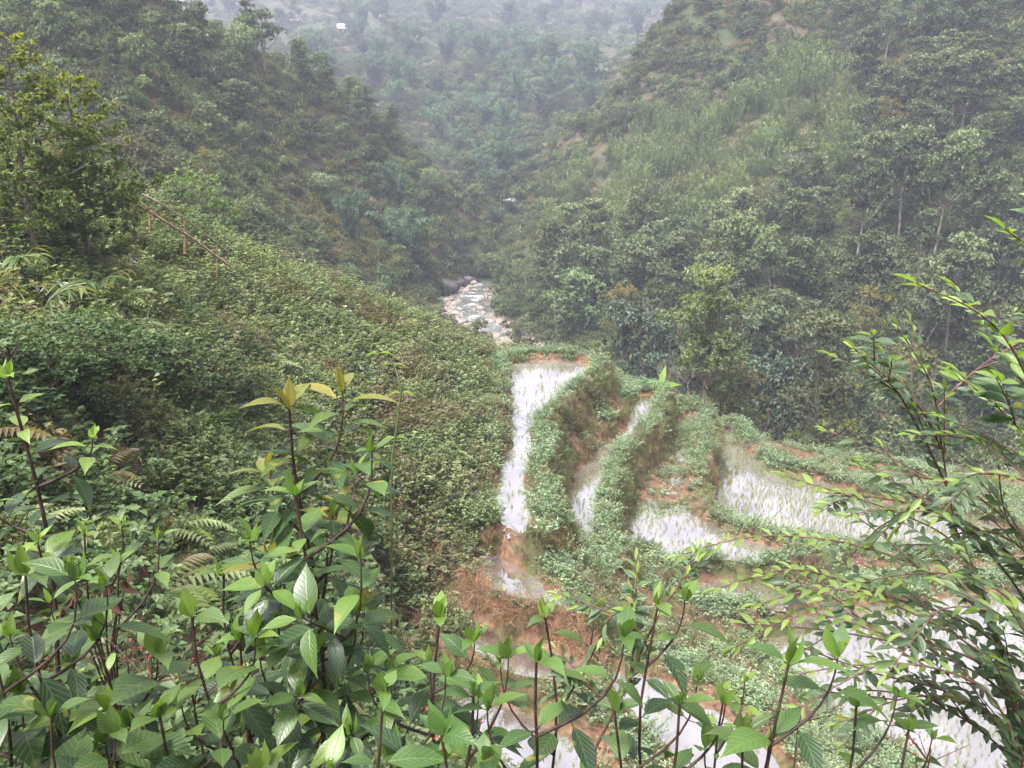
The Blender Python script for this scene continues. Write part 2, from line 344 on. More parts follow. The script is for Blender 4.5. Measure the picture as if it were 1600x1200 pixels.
# soil with litter; the second colour set shows as patches of short dry growth
def ground_mat(name, soils, greens, cover, scale=.5):
    m, n, l = newmat(name); g = n.new('ShaderNodeNewGeometry')
    n1 = n.new('ShaderNodeTexNoise'); n1.inputs['Scale'].default_value = scale * 12; n1.inputs['Detail'].default_value = 8; l.new(g.outputs['Position'], n1.inputs['Vector'])
    n2 = n.new('ShaderNodeTexNoise'); n2.inputs['Scale'].default_value = scale; n2.inputs['Detail'].default_value = 6; l.new(g.outputs['Position'], n2.inputs['Vector'])
    r1 = ramp(n, [(.3 + .4 * i / (len(soils) - 1), c) for i, c in enumerate(soils)]); l.new(n1.outputs[0], r1.inputs[0])
    r2 = ramp(n, [(.3 + .4 * i / (len(greens) - 1), c) for i, c in enumerate(greens)]); l.new(n1.outputs[0], r2.inputs[0])
    mr = n.new('ShaderNodeMapRange'); mr.inputs[1].default_value = cover - .06; mr.inputs[2].default_value = cover + .06; l.new(n2.outputs[0], mr.inputs[0])
    mx = n.new('ShaderNodeMix'); mx.data_type = 'RGBA'; l.new(mr.outputs[0], mx.inputs[0]); l.new(r1.outputs[0], mx.inputs[6]); l.new(r2.outputs[0], mx.inputs[7])
    b = n.new('ShaderNodeBsdfPrincipled'); b.inputs['Roughness'].default_value = .85; b.inputs['Specular IOR Level'].default_value = .2; l.new(mx.outputs[2], b.inputs['Base Color'])
    bp = n.new('ShaderNodeBump'); bp.inputs['Strength'].default_value = .6; bp.inputs['Distance'].default_value = .05; l.new(n1.outputs[0], bp.inputs['Height']); l.new(bp.outputs[0], b.inputs['Normal'])
    o = n.new('ShaderNodeOutputMaterial'); l.new(b.outputs[0], o.inputs[0]); return m
M['soil'] = ground_mat('red_brown_soil', [(.07, .04, .027), (.14, .08, .05), (.22, .135, .088)], [(.045, .055, .02), (.10, .09, .04)], .56)
M['hill'] = ground_mat('hill_soil', [(.05, .045, .025), (.085, .07, .042), (.12, .09, .06)], [(.03, .045, .018), (.06, .075, .035)], .46, .12)
M['bark'] = solid_mat('bark', [(.05, .04, .03), (.12, .10, .075), (.2, .17, .13)], 12, .9, .6, stretch=(1, 1, .3))
M['pale_bark'] = solid_mat('pale_bark', [(.11, .095, .075), (.19, .17, .14), (.28, .26, .22)], 8, .85, .4, stretch=(1, 1, .4))
M['dark_stem'] = solid_mat('dark_stem', [(.018, .012, .012), (.04, .024, .02), (.07, .04, .03)], 30, .6, .3)

def water_mat():
    m, n, l = newmat('muddy_water'); g = n.new('ShaderNodeNewGeometry')
    b = n.new('ShaderNodeBsdfPrincipled'); b.inputs['Roughness'].default_value = .035; b.inputs['IOR'].default_value = 3.2
    b.inputs['Specular IOR Level'].default_value = 1.0
    nz = n.new('ShaderNodeTexNoise'); nz.inputs['Scale'].default_value = .9; nz.inputs['Detail'].default_value = 5; l.new(g.outputs['Position'], nz.inputs['Vector'])
    rp = ramp(n, [(.3, (.11, .08, .065)), (.5, (.20, .165, .16)), (.7, (.30, .265, .27))]); l.new(nz.outputs[0], rp.inputs[0]); l.new(rp.outputs[0], b.inputs['Base Color'])
    n2 = n.new('ShaderNodeTexNoise'); n2.inputs['Scale'].default_value = 7; n2.inputs['Detail'].default_value = 3; l.new(g.outputs['Position'], n2.inputs['Vector'])
    bp = n.new('ShaderNodeBump'); bp.inputs['Strength'].default_value = .12; bp.inputs['Distance'].default_value = .01; l.new(n2.outputs[0], bp.inputs['Height']); l.new(bp.outputs[0], b.inputs['Normal'])
    o = n.new('ShaderNodeOutputMaterial'); l.new(b.outputs[0], o.inputs[0]); return m
M['water'] = water_mat()

# ------------------------------------------------------------------ terrain sheets
def grid_faces(nr, nc):
    i = np.arange(nr - 1)[:, None] * nc; j = np.arange(nc - 1)[None]
    return np.stack([i + j, i + j + 1, i + nc + j + 1, i + nc + j], -1).reshape(-1, 4)
def sheet(name, X, Y, mat, dz=0.0):
    Z = ground(X, Y) + dz
    me = mesh(name, np.stack([X, Y, Z], -1).reshape(-1, 3), grid_faces(*X.shape), mat, smooth=True)
    return tag(link(name, me), kind='structure')
# near: fine rows inside the terraces
xs = np.concatenate([np.arange(-56, -6, .4), np.arange(-6, 28, .13), np.arange(28, 60, .5)])
ys = np.concatenate([np.arange(-6, 11, .3), np.arange(11, 40, .13), np.arange(40, 46.5, .3)])
X, Y = np.meshgrid(xs, ys); sheet('terraced_ground', X, Y, M['soil'])
ss = np.linspace(-1.05, 1.05, 380); tt = np.linspace(math.log(46 + 9), math.log(660), 280)
SS, TT = np.meshgrid(ss, tt); YY = np.exp(TT) - 9
sheet('hills', SS * (YY + 9), YY, M['hill'], -.04)

# water sheets, one per paddy
WNAME = {'far paddy': 'paddy_water', 'pool': 'paddy_water', 'lower strip': 'paddy_water', 'lowest strip': 'paddy_water', 'winding strip': 'paddy_water', 'narrow paddy': 'paddy_water', 'muddy paddy': 'paddy_water', 'stubble paddy': 'paddy_water', 'outer paddy': 'paddy_water', 'marshy paddy': 'paddy_water', 'front paddy': 'paddy_water', 'puddle': 'paddy_water'}
for k, (z, q) in pad.items():
    gx = np.arange(q[:, 0].min() - .6, q[:, 0].max() + .6, .12); gy = np.arange(q[:, 1].min() - .6, q[:, 1].max() + .6, .12)
    GX, GY = np.meshgrid(gx, gy)
    sd_ = all_sd(GX, GY)[k]; f = grid_faces(*GX.shape); keep = (sd_.ravel()[f] < .3).all(1); f = f[keep]
    used = np.unique(f); mp = np.full(GX.size, -1); mp[used] = np.arange(len(used))
    V_ = np.stack([GX.ravel(), GY.ravel(), np.full(GX.size, z)], -1)[used]
    tag(link(WNAME[k], mesh('paddy_water', V_, mp[f], M['water'])), kind='structure')

# ------------------------------------------------------------------ far mountain air
hz = newmat('haze_air'); v_ = hz[1].new('ShaderNodeVolumePrincipled'); v_.inputs['Color'].default_value = (.72, .76, 1.0, 1); v_.inputs['Density'].default_value = HAZE; v_.inputs['Anisotropy'].default_value = .0
o_ = hz[1].new('ShaderNodeOutputMaterial'); hz[2].new(v_.outputs[0], o_.inputs['Volume'])
bx0, bx1, by0, by1, bz0, bz1 = -720, 720, -12, 662, -75, 190
hv = np.array([[x, y, z] for x in (bx0, bx1) for y in (by0, by1) for z in (bz0, bz1)], float)
hf = np.array([[0,1,3,2],[4,6,7,5],[0,4,5,1],[2,3,7,6],[0,2,6,4],[1,5,7,3]])
tag(link('haze', mesh('haze', hv, hf, hz[0])), kind='stuff')
zz_ = [max(v.co.z for v in o.data.vertices) for o in COL.objects if o.type == 'MESH' and o.name == 'hills']; print('HILLTOP', zz_, min(v.co.z for v in bpy.data.objects['hills'].data.vertices))

# ------------------------------------------------------------------ scatter: many small copies inside ONE stuff object
def scatter(name, label, pts, scl, protos, idx=None, tilt=.12, nrm=None, cat=None):
    pts = np.asarray(pts, np.float32); n = len(pts)
    me = bpy.data.meshes.new(name); me.vertices.add(n); me.vertices.foreach_set('co', pts.ravel())
    if idx is None: idx = rng.integers(0, len(protos), n)
    rot = np.stack([rng.normal(0, tilt, n), rng.normal(0, tilt, n), rng.random(n) * 6.283], -1)
    scl = np.broadcast_to(np.asarray(scl, float).reshape(-1, 1) if np.ndim(scl) == 1 else scl, (n, 3)) * np.ones((n, 3))
    a = me.attributes.new('rot', 'FLOAT_VECTOR', 'POINT'); a.data.foreach_set('vector', rot.astype(np.float32).ravel())
    a = me.attributes.new('scl', 'FLOAT_VECTOR', 'POINT'); a.data.foreach_set('vector', scl.astype(np.float32).ravel())
    a = me.attributes.new('idx', 'INT', 'POINT'); a.data.foreach_set('value', idx.astype(np.int32))
    o = link(name, me)
    ng = bpy.data.node_groups.new(name, 'GeometryNodeTree')
    ng.interface.new_socket('Geometry', in_out='INPUT', socket_type='NodeSocketGeometry'); ng.interface.new_socket('Geometry', in_out='OUTPUT', socket_type='NodeSocketGeometry')
    N, L_ = ng.nodes, ng.links
    gi = N.new('NodeGroupInput'); go = N.new('NodeGroupOutput'); ip = N.new('GeometryNodeInstanceOnPoints'); ip.inputs['Pick Instance'].default_value = True
    g2 = N.new('GeometryNodeGeometryToInstance')
    for p in reversed(protos):
        oi = N.new('GeometryNodeObjectInfo'); oi.inputs['Object'].default_value = p; oi.inputs['As Instance'].default_value = False
        L_.new(oi.outputs['Geometry'], g2.inputs[0])
    def attr(nm, t):
        q = N.new('GeometryNodeInputNamedAttribute'); q.data_type = t; q.inputs['Name'].default_value = nm; return q.outputs[0]
    L_.new(gi.outputs[0], ip.inputs['Points']); L_.new(g2.outputs[0], ip.inputs['Instance'])
    L_.new(attr('idx', 'INT'), ip.inputs['Instance Index'])
    er = N.new('FunctionNodeEulerToRotation'); L_.new(attr('rot', 'FLOAT_VECTOR'), er.inputs[0]); L_.new(er.outputs[0], ip.inputs['Rotation'])
    L_.new(attr('scl', 'FLOAT_VECTOR'), ip.inputs['Scale']); L_.new(ip.outputs[0], go.inputs[0])
    md = o.modifiers.new('scatter', 'NODES'); md.node_group = ng
    return tag(o, label, cat, kind='stuff')
def proto(me):
    return bpy.data.objects.new(me.name + '_source', me)     # never linked to the scene; only its geometry is used

# ------------------------------------------------------------------ leaf materials
M['herb'] = leaf_mat('herb_leaf', [(.038, .058, .022), (.078, .108, .042), (.135, .17, .07), (.22, .25, .13)], .55, .3, obj_var=.42, hue=.028, patch=(.4, (.15, .105, .065), .50, .70))
M['mint'] = leaf_mat('bank_herb_leaf', [(.05, .08, .032), (.105, .155, .07), (.18, .24, .13), (.30, .37, .25)], .55, .3, obj_var=.35, hue=.022, patch=(.7, (.15, .135, .07), .55, .75))
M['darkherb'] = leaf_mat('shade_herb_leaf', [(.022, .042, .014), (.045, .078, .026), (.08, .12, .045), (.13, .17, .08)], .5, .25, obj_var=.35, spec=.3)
M['straw'] = leaf_mat('dry_grass', [(.09, .075, .03), (.16, .13, .055), (.26, .20, .10), (.10, .12, .04), (.13, .15, .05)], .7, .25, tcol=(1.4, 1.3, 1), obj_var=.3)
M['twig'] = leaf_mat('dry_twig', [(.055, .03, .02), (.11, .06, .035), (.18, .11, .06)], .8, .1, tcol=(1, 1, 1), obj_var=.3)
M['rice'] = leaf_mat('rice_stubble', [(.10, .12, .04), (.17, .19, .08), (.25, .25, .13), (.08, .11, .04)], .6, .3, obj_var=.25)
M['shrub'] = leaf_mat('hill_shrub_leaf', [(.02, .036, .012), (.05, .075, .026), (.09, .12, .05), (.145, .17, .09)], .55, .22, obj_var=.5, hue=.03, patch=(.06, (.105, .095, .045), .5, .68))
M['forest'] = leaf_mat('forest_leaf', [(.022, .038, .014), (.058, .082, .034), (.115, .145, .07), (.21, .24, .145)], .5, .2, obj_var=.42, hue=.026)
M['olive'] = leaf_mat('olive_leaf', [(.05, .06, .018), (.09, .105, .032), (.14, .14, .05), (.20, .15, .05)], .55, .28, obj_var=.25, hue=.02)
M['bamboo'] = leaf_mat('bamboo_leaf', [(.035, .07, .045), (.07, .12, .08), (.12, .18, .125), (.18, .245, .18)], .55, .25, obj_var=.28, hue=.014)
M['plume'] = leaf_mat('thicket_leaf', [(.07, .10, .05), (.12, .16, .08), (.17, .21, .115), (.23, .26, .15)], .6, .28, obj_var=.35, hue=.02, patch=(.05, (.16, .14, .075), .55, .75))
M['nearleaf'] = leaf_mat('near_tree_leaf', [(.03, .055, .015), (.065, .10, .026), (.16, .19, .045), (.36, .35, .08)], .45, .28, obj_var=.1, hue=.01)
M['culm'] = solid_mat('bamboo_culm', [(.05, .08, .03), (.10, .13, .05), (.16, .17, .08)], 5, .5, .1)

# ------------------------------------------------------------------ small plants
def herb_proto(name, mat, seed, nst=11, h=.42, r=.26, L=.062, asp=.62, npair=4, flower=False):
    r_ = np.random.default_rng(seed); g = Geo()
    for s in range(nst):
        a = r_.random() * 6.283; rr = r * math.sqrt(r_.random()); hh = h * r_.uniform(.5, 1.05)
        b = np.array([math.cos(a) * rr * .5, math.sin(a) * rr * .5, -.05]); t = np.array([math.cos(a) * rr * 1.5, math.sin(a) * rr * 1.5, hh])
        u = np.linspace(0, 1, 4)[:, None]; pts = b * (1 - u) + t * u + np.array([0, 0, 1]) * .12 * np.sin(u * 3.1) * hh
        g.tube(pts, .004, 3, .3)
        for k in range(npair + 1):
            f = .35 + .65 * k / npair; c = b * (1 - f) + t * f + np.array([0, 0, .12 * math.sin(f * 3.1) * hh]); n = 2 if k < npair else 5
            az = r_.random() * 6.283 + np.arange(n) * 6.283 / n + r_.normal(0, .3, n); el = r_.uniform(-.1, .55, n)
            d = np.stack([np.cos(az) * np.cos(el), np.sin(az) * np.cos(el), np.sin(el)], -1)
            nr = np.array([0, 0, 1.]) + r_.normal(0, .3, (n, 3)) 
            l = L * r_.uniform(.6, 1.25, n)
            g.leaves(np.repeat(c[None], n, 0), d, nr, l, l * asp, 'dia', rnd=np.clip(r_.normal(.35 + .35 * f, .2, n), 0, 1), droop=.2)
        if flower and r_.random() < .35:
            n = 5; d = runit(n, r_); d[:, 2] = abs(d[:, 2]); g.leaves(np.repeat((t + [0, 0, .03])[None], n, 0), d, runit(n, r_), .022, .02, 'dia', rnd=np.full(n, .5), m=1)
    return proto(g.build(name, [mat, M['flower']]))
M['flower'] = leaf_mat('pale_flower', [(.45, .42, .55), (.6, .6, .65)], .6, .3, tcol=(1, 1, 1))
def tuft_proto(name, mat, seed, n=45, h=.45, r=.1, w=.008, bend=.6, droop=.5):
    r_ = np.random.default_rng(seed); g = Geo()
    a = r_.random(n) * 6.283; rr = r * np.sqrt(r_.random(n)); pos = np.stack([np.cos(a) * rr, np.sin(a) * rr, np.full(n, -.03)], -1)
    az = r_.random(n) * 6.283; el = r_.uniform(1.5 - bend, 1.5, n)
    d = np.stack([np.cos(az) * np.cos(el), np.sin(az) * np.cos(el), np.sin(el)], -1)
    g.leaves(pos, d, np.stack([-np.cos(az), -np.sin(az), np.full(n, .3)], -1), h * r_.uniform(.5, 1.1, n), w * r_.uniform(.6, 1.4, n), 'blade', rnd=r_.random(n), droop=droop)
    return proto(g.build(name, [mat]))
def twig_proto(name, seed, n=16, h=.6, leafy=.5, mat='twig', lm='herb'):
    r_ = np.random.default_rng(seed); g = Geo()
    for i in range(n):
        a = r_.random() * 6.283; el = r_.uniform(.5, 1.4); hh = h * r_.uniform(.5, 1.1); d = np.array([math.cos(a) * math.cos(el), math.sin(a) * math.cos(el), math.sin(el)])
        u = np.linspace(0, 1, 4)[:, None]; pts = d * u * hh + r_.normal(0, .03, (4, 3)) * u; g.tube(pts, np.linspace(.006, .002, 4), 3, r_.random())
        k = int(9 * leafy)
        if k:
            f = r_.uniform(.3, 1, k)[:, None]; l = r_.uniform(.03, .06, k); g.leaves(d * f * hh, runit(k, r_), runit(k, r_) + [0, 0, 1], l, l * .55, 'dia', rnd=r_.random(k), m=1)
    return proto(g.build(name, [M[mat], M[lm]]))
def spray(g, tips, out, k, L, asp, r_, rnd, up=.35, m=0, kind='dia', droop=.2, jit=.5):
    """k leaves radiating from each twig tip"""
    n = len(tips); o = np.repeat(out, k, 0); p = np.repeat(tips, k, 0)
    d = o * .55 + runit(n * k, r_) * .85 + [0, 0, -.1]; nr = o * .5 + [0, 0, up + .4] + r_.normal(0, jit * .5, (n * k, 3))
    l = L * r_.uniform(.6, 1.25, n * k)
    g.leaves(p, d, nr, l, l * asp, kind, rnd=np.clip(np.repeat(rnd, k) + r_.normal(0, .12, n * k), 0, 1), m=m, droop=droop)
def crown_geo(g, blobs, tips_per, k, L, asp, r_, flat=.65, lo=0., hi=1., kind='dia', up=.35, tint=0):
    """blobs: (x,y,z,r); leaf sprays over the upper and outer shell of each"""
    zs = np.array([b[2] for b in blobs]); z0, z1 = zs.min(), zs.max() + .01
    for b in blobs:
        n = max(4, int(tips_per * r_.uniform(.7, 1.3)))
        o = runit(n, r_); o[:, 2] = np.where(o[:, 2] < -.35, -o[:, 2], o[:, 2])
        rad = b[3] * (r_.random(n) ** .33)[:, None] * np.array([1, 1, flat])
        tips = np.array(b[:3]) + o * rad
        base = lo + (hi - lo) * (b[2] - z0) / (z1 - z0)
        rn = base * .35 + .18 + .38 * (o[:, 2] * .5 + .5) * (rad[:, 0] / b[3]) + r_.normal(0, .07) + tint  # leaf colour painted lighter toward crown top and blob outside, as light falls
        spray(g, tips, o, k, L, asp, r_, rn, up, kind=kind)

# ------------------------------------------------------------------ tree models (trunk mesh, crown mesh)
def tree_meshes(kind, seed, h=6., cr=2.2, mat='forest', bark='bark', L=.24, tips=26, k=9, nb=16, flat=.65, asp=.5, lowf=.35, tr=.09, cone=0., sparse=0.):
    r_ = np.random.default_rng(seed); gt = Geo(); gc = Geo()
    lean = r_.normal(0, .05, 2) * h; top = np.array([lean[0], lean[1], h * .9])
    u = np.linspace(0, 1, 9)[:, None]; wob = np.cumsum(r_.normal(0, .018 * h, (9, 3)) * [1, 1, 0], 0) * u
    tp = top * u + wob; tp[0, 2] = -.8; gt.tube(tp, tr * (1 - .8 * u[:, 0]) + .015, 7)
    def tpos(z): return np.array([np.interp(z, tp[:, 2], tp[:, i]) for i in range(3)])
    blobs = []
    for i in range(nb):
        f = lowf + (1 - lowf) * (i + r_.random()) / nb
        w = math.sin(math.pi * min(1, max(.08, (f - lowf) / (1 - lowf) * .86 + .14))) ** .7 if not cone else (1 - (f - lowf) / (1 - lowf)) ** .7 * 1.05 + .1
        a = i * 2.4 + r_.normal(0, .5); rr = cr * w * (r_.random() ** .5) * .85
        c = tpos(h * f * .95); b = c + [math.cos(a) * rr, math.sin(a) * rr, r_.normal(0, .04 * h)]
        br = cr * r_.uniform(.3, .52) * (1 if not cone else .4 + .6 * w)
        blobs.append((*b, br))
        s = tpos(max(.15 * h, h * f * .95 - rr * .55 - .1 * h)); uu = np.linspace(0, 1, 5)[:, None]
        mid = s * (1 - uu) + (b - [0, 0, br * .2]) * uu + np.array([0, 0, -.06 * h]) * np.sin(uu * 3.14) + r_.normal(0, .02 * h, (5, 3)) * np.sin(uu * 3.14)
        gt.tube(mid, tr * .42 * (1 - .75 * uu[:, 0]) * (1 - .4 * f) + .008, 5)
        for q in range(3):
            e = b + runit(1, r_)[0] * br * [.8, .8, .5]; gt.tube(np.stack([mid[3], (mid[4] + e) / 2 + r_.normal(0, .03 * br, 3), e]), [.014 + tr * .1, .012, .006], 4)
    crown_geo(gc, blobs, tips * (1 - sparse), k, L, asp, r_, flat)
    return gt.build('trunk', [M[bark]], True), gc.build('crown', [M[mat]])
def bamboo_meshes(seed, h=8., n=13, nl=70, spread=.33, mat='bamboo', L=.42, asp=.2, start=.3):
    r_ = np.random.default_rng(seed); gt = Geo(); gc = Geo()
    for i in range(n):
        a = r_.random() * 6.283; hh = h * r_.uniform(.65, 1.05); o = np.array([math.cos(a), math.sin(a), 0]); sp = spread * r_.uniform(.3, 1.1) * hh
        u = np.linspace(0, 1, 9)[:, None]; pts = o * (r_.uniform(.1, .07 * h) + sp * u ** 2.3) + np.array([0, 0, 1]) * (hh * (u - .22 * u ** 4) ) ; pts[0, 2] = -.5
        gt.tube(pts, .05 * (1 - .85 * u[:, 0]) + .006, 5)
        f = start + (1 - start) * r_.random(nl) ** .8; c = np.stack([np.interp(f, u[:, 0], pts[:, q]) for q in range(3)], -1)
        side = runit(nl, r_) * [1, 1, .25]; c = c + side * (.09 * h * (1.15 - f) + .12)[:, None] * r_.random(nl)[:, None] ** .5
        d = side + [0, 0, -.55] + o * .3; nr = side * .3 + [0, 0, 1] + r_.normal(0, .3, (nl, 3))
        l = L * r_.uniform(.6, 1.2, nl)
        for w in range(3):
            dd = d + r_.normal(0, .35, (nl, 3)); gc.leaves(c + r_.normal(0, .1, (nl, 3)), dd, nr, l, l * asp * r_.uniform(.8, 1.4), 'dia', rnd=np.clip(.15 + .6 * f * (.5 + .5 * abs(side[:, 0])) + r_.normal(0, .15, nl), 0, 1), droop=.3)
    return gt.build('culm', [M['culm']], True), gc.build('foliage', [M[mat]])
def shrub_proto(name, mat, seed, r=1., h=1.1, nb=7, tips=16, k=7, L=.2, asp=.5, flat=.8):
    r_ = np.random.default_rng(seed); g = Geo()
    bl = [(r_.normal(0, .45 * r), r_.normal(0, .45 * r), h * r_.uniform(.1, .75), r * r_.uniform(.35, .6)) for _ in range(nb)]
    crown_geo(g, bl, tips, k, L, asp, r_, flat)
    return proto(g.build(name, [M[mat]]))
def plume_proto(name, seed, h=3.2, n=16, mat='plume'):
    r_ = np.random.default_rng(seed); g = Geo()
    for i in range(n):
        a = r_.random() * 6.283; hh = h * r_.uniform(.55, 1.05); b = np.array([r_.normal(0, .45), r_.normal(0, .45), -.3]); o = np.array([math.cos(a), math.sin(a), 0]) * r_.uniform(.05, .3) * hh
        u = np.linspace(0, 1, 5)[:, None]; pts = b + np.array([0, 0, 1]) * hh * u + o * u ** 2; g.tube(pts, np.linspace(.025, .006, 5), 3, .3)
        m = 34; f = r_.uniform(.12, 1, m); c = b + np.array([0, 0, 1]) * hh * f[:, None] + o * (f ** 2)[:, None]
        az = r_.random(m) * 6.283; d = np.stack([np.cos(az) * .5, np.sin(az) * .5, r_.uniform(.3, 1, m)], -1)
        l = r_.uniform(.2, .42, m); g.leaves(c, d, np.stack([-np.cos(az), -np.sin(az), np.full(m, .6)], -1), l, l * .17, 'dia', rnd=np.clip(.1 + .7 * f + r_.normal(0, .15, m), 0, 1), droop=.25)
    return proto(g.build(name, [M[mat]]))

# ------------------------------------------------------------------ undergrowth of the far slopes
def in_poly(poly, x, y):
    c = np.zeros(np.shape(x), bool); n = len(poly)
    for i in range(n):
        ax, ay = poly[i]; bx, by = poly[(i + 1) % n]
        c ^= ((ay > y) != (by > y)) & (x < (bx - ax) * (y - ay) / (by - ay + 1e-12) + ax)
    return c
def river_d(x, y): return river(x, y)[0]
N = 42000
s_ = rng.uniform(-.95, .95, N); t_ = rng.uniform(math.log(46 + 9), math.log(620), N)
yy = np.exp(t_) - 9; xx = s_ * (yy + 9); zz = ground(xx, yy); pxx, pyy = proj(np.stack([xx, yy, zz], -1))
THICKET = [(860,330),(900,250),(1000,205),(1120,150),(1240,90),(1330,110),(1340,200),(1290,300),(1150,345),(1000,390),(880,400)]
MEADOW = [(235,-20),(420,0),(620,25),(600,60),(520,62),(470,80),(340,70)]
MEADOW2 = [(900,75),(1010,20),(1080,0),(1040,100),(940,140)]
thick = in_poly(THICKET, pxx + 30 * fbm(xx * .1, yy * .1), pyy + 20 * fbm(xx * .1 + 50, yy * .1))
mead = (in_poly(MEADOW, pxx, pyy) | in_poly(MEADOW2, pxx, pyy)) & (yy > 160)
rd = river_d(xx, yy)
grassy = (fbm(xx * .045 + 7, yy * .045, 3) > .10) & (pxx < 780) & (yy < 170)      # open grassy patches on the slope left of the stream
keep = (rd > 3.0 + .8 * fbm(xx * .5, yy * .5)) & ~(mead & (rng.random(N) > .25))
a = keep & ~thick & ~(grassy & (rng.random(N) > .3))
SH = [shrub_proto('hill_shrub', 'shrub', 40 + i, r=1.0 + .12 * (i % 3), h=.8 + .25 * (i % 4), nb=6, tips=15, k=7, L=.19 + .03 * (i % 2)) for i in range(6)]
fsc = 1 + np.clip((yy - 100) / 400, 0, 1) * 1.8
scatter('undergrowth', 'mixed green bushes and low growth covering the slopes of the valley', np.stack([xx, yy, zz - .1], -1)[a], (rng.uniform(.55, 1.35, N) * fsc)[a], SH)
b = keep & thick
xb, yb = xx[b], yy[b]; xb = np.concatenate([xb, xb + rng.normal(0, 1.2, len(xb))]); yb = np.concatenate([yb, yb + rng.normal(0, 1.2, len(yb))]); kb = fbm(xb * .22, yb * .22, 3) > -.16; xb, yb = xb[kb], yb[kb]

scatter('bamboo_thicket_foliage', 'feathery pale green bamboo thicket on the steep slope across the stream', np.stack([xb, yb, ground(xb, yb)], -1), rng.uniform(.6, 1.5, len(xb)), [plume_proto('thicket_stem', 60 + i) for i in range(4)])
# coarse grass between the bushes
N2 = 34000
s2 = rng.uniform(-.8, .75, N2); t2 = rng.uniform(math.log(48 + 9), math.log(230), N2); y2 = np.exp(t2) - 9; x2 = s2 * (y2 + 9); k2 = river_d(x2, y2) > 3.4
M['hillgrass'] = leaf_mat('slope_grass', [(.07, .085, .03), (.11, .125, .045), (.16, .155, .07), (.2, .17, .09)], .7, .25, obj_var=.3, patch=(.05, (.2, .145, .08), .52, .68))
scatter('slope_grass', 'coarse green and tawny grass between the bushes of the slopes', np.stack([x2, y2, ground(x2, y2)], -1)[k2], rng.uniform(1.4, 2.6, N2)[k2], [tuft_proto('grass_tuft', M['hillgrass'], 80 + i, 60, .5, .3, .035, 1.0) for i in range(3)])

M['litter'] = leaf_mat('straw_litter', [(.16, .085, .045), (.28, .16, .09), (.40, .26, .15)], .7, .15, tcol=(1.2, 1, .9), obj_var=.3)
# ------------------------------------------------------------------ near ground cover
def near_pts(n, x0, x1, y0, y1):
    x = rng.uniform(x0, x1, n); y = rng.uniform(y0, y1, n); h, md = ground(x, y, True)
    px, py = proj(np.stack([x, y, h], -1)); ok = (px > -260) & (px < 1860) & (py < 1330)
    return x[ok], y[ok], h[ok], md[ok], px[ok], py[ok]
def slope_at(x, y, e=.25):
    return np.hypot(ground(x + e, y) - ground(x - e, y), ground(x, y + e) - ground(x, y - e)) / (2 * e)
HERB = [herb_proto('herb_clump', M['herb'], 100 + i, nst=10 + i % 3, h=.36 + .07 * (i % 3), L=.058 + .008 * (i % 2)) for i in range(5)]
MINT = [herb_proto('bank_herb', M['mint'], 120 + i, nst=13, h=.34, r=.3, L=.05, flower=i % 2 == 0) for i in range(4)]
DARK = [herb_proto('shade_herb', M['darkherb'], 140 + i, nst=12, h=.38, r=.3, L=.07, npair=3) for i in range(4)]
TUFT = [tuft_proto('dry_tuft', M['straw'], 160 + i, 55, .5, .12, .01, .9) for i in range(3)]
TUFT0 = TUFT[0]
def shore(x, y):      # low trampled edges of the lower strips stay open
    d = np.min([sdist(pad[k][1], x, y) for k in ('pool', 'lower strip', 'lowest strip', 'winding strip')], 0); return (d < .5) & (rng.random(len(x)) < .85)
TWIG = [twig_proto('brown_weed', 170 + i, leafy=[1, .3, .6][i]) for i in range(3)]
CG = [np.array([(2,43),(9,48)])]
x, y, h, md, px, py = near_pts(46000, -34, 34, 2.5, 46)
sl = slope_at(x, y)
nz = fbm(x * .25, y * .25, 3); nz2 = fbm(x * .6 + 30, y * .6, 3)
TERR = (md < 5) & (px > 600) & (x > -2.2 + (y - 12) * .02)
leftslope = ~((md < 2.6) & (x > -1.0 + 0 * y)) & (px < 900) 
leftslope = leftslope & ((x + fbm(x * .8, y * .8) * 2.5 < -.6) | (md > 2.6) | (px < 760)) |  ((px < 800) & (md > .9) & (x < .2) & (y > 16))
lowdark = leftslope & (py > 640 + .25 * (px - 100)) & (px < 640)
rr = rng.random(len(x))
P3 = np.stack([x, y, h], -1)
m1 = leftslope & ~lowdark & (rr < .88) & (nz2 < .33)
scatter('slope_herbs', 'dense small-leaved weeds covering the near slope above the terraces', P3[m1] , rng.gamma(9, 1.05 / 9, m1.sum()).clip(.45, 2.0), HERB)
m2 = leftslope & lowdark & (rr < .9)
xm, ym, hm, mm, pxm, pym = near_pts(16000, -8, 2, 12, 30); km2 = (mm > .3) & (pxm < 800) & (slope_at(xm, ym) > .5) & (xm < .2); XM = np.stack([xm, ym, hm], -1)[km2]
scatter('slope_foot_herbs', 'weeds and grass on the steep foot of the slope beside the paddies', XM, rng.uniform(.55, 1.15, len(XM)), HERB + [TUFT0], tilt=.3)
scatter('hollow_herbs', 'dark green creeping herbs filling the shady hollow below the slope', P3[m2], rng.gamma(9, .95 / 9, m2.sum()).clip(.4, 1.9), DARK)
edge = (~leftslope) & (md > .10)
wall = edge & (sl > 1.15)
m3 = edge & ((~wall & (rr < .97)) | (wall & (rr < .16) & (py > 800)))
m3 &= (md < 1.25) | (nz > -.12)
m3 &= nz2 > -.38
zq, qq_ = pad['muddy paddy']; m3 |= (sdist(qq_, x, y) < 0) & (y > 26.5) & (nz2 > -.1) & (rr < .8)
m3 &= ~shore(x, y)
xe, ye, he, mde, pxe, pye = near_pts(70000, -3, 30, 12, 44)
sle = slope_at(xe, ye); ke = (mde > .12) & (mde < .85) & (sle < 1.0) & (xe > -1.0) & (fbm(xe * .9, ye * .9, 3) > -.12) & (rng.random(len(xe)) < .8) & ~shore(xe, ye)
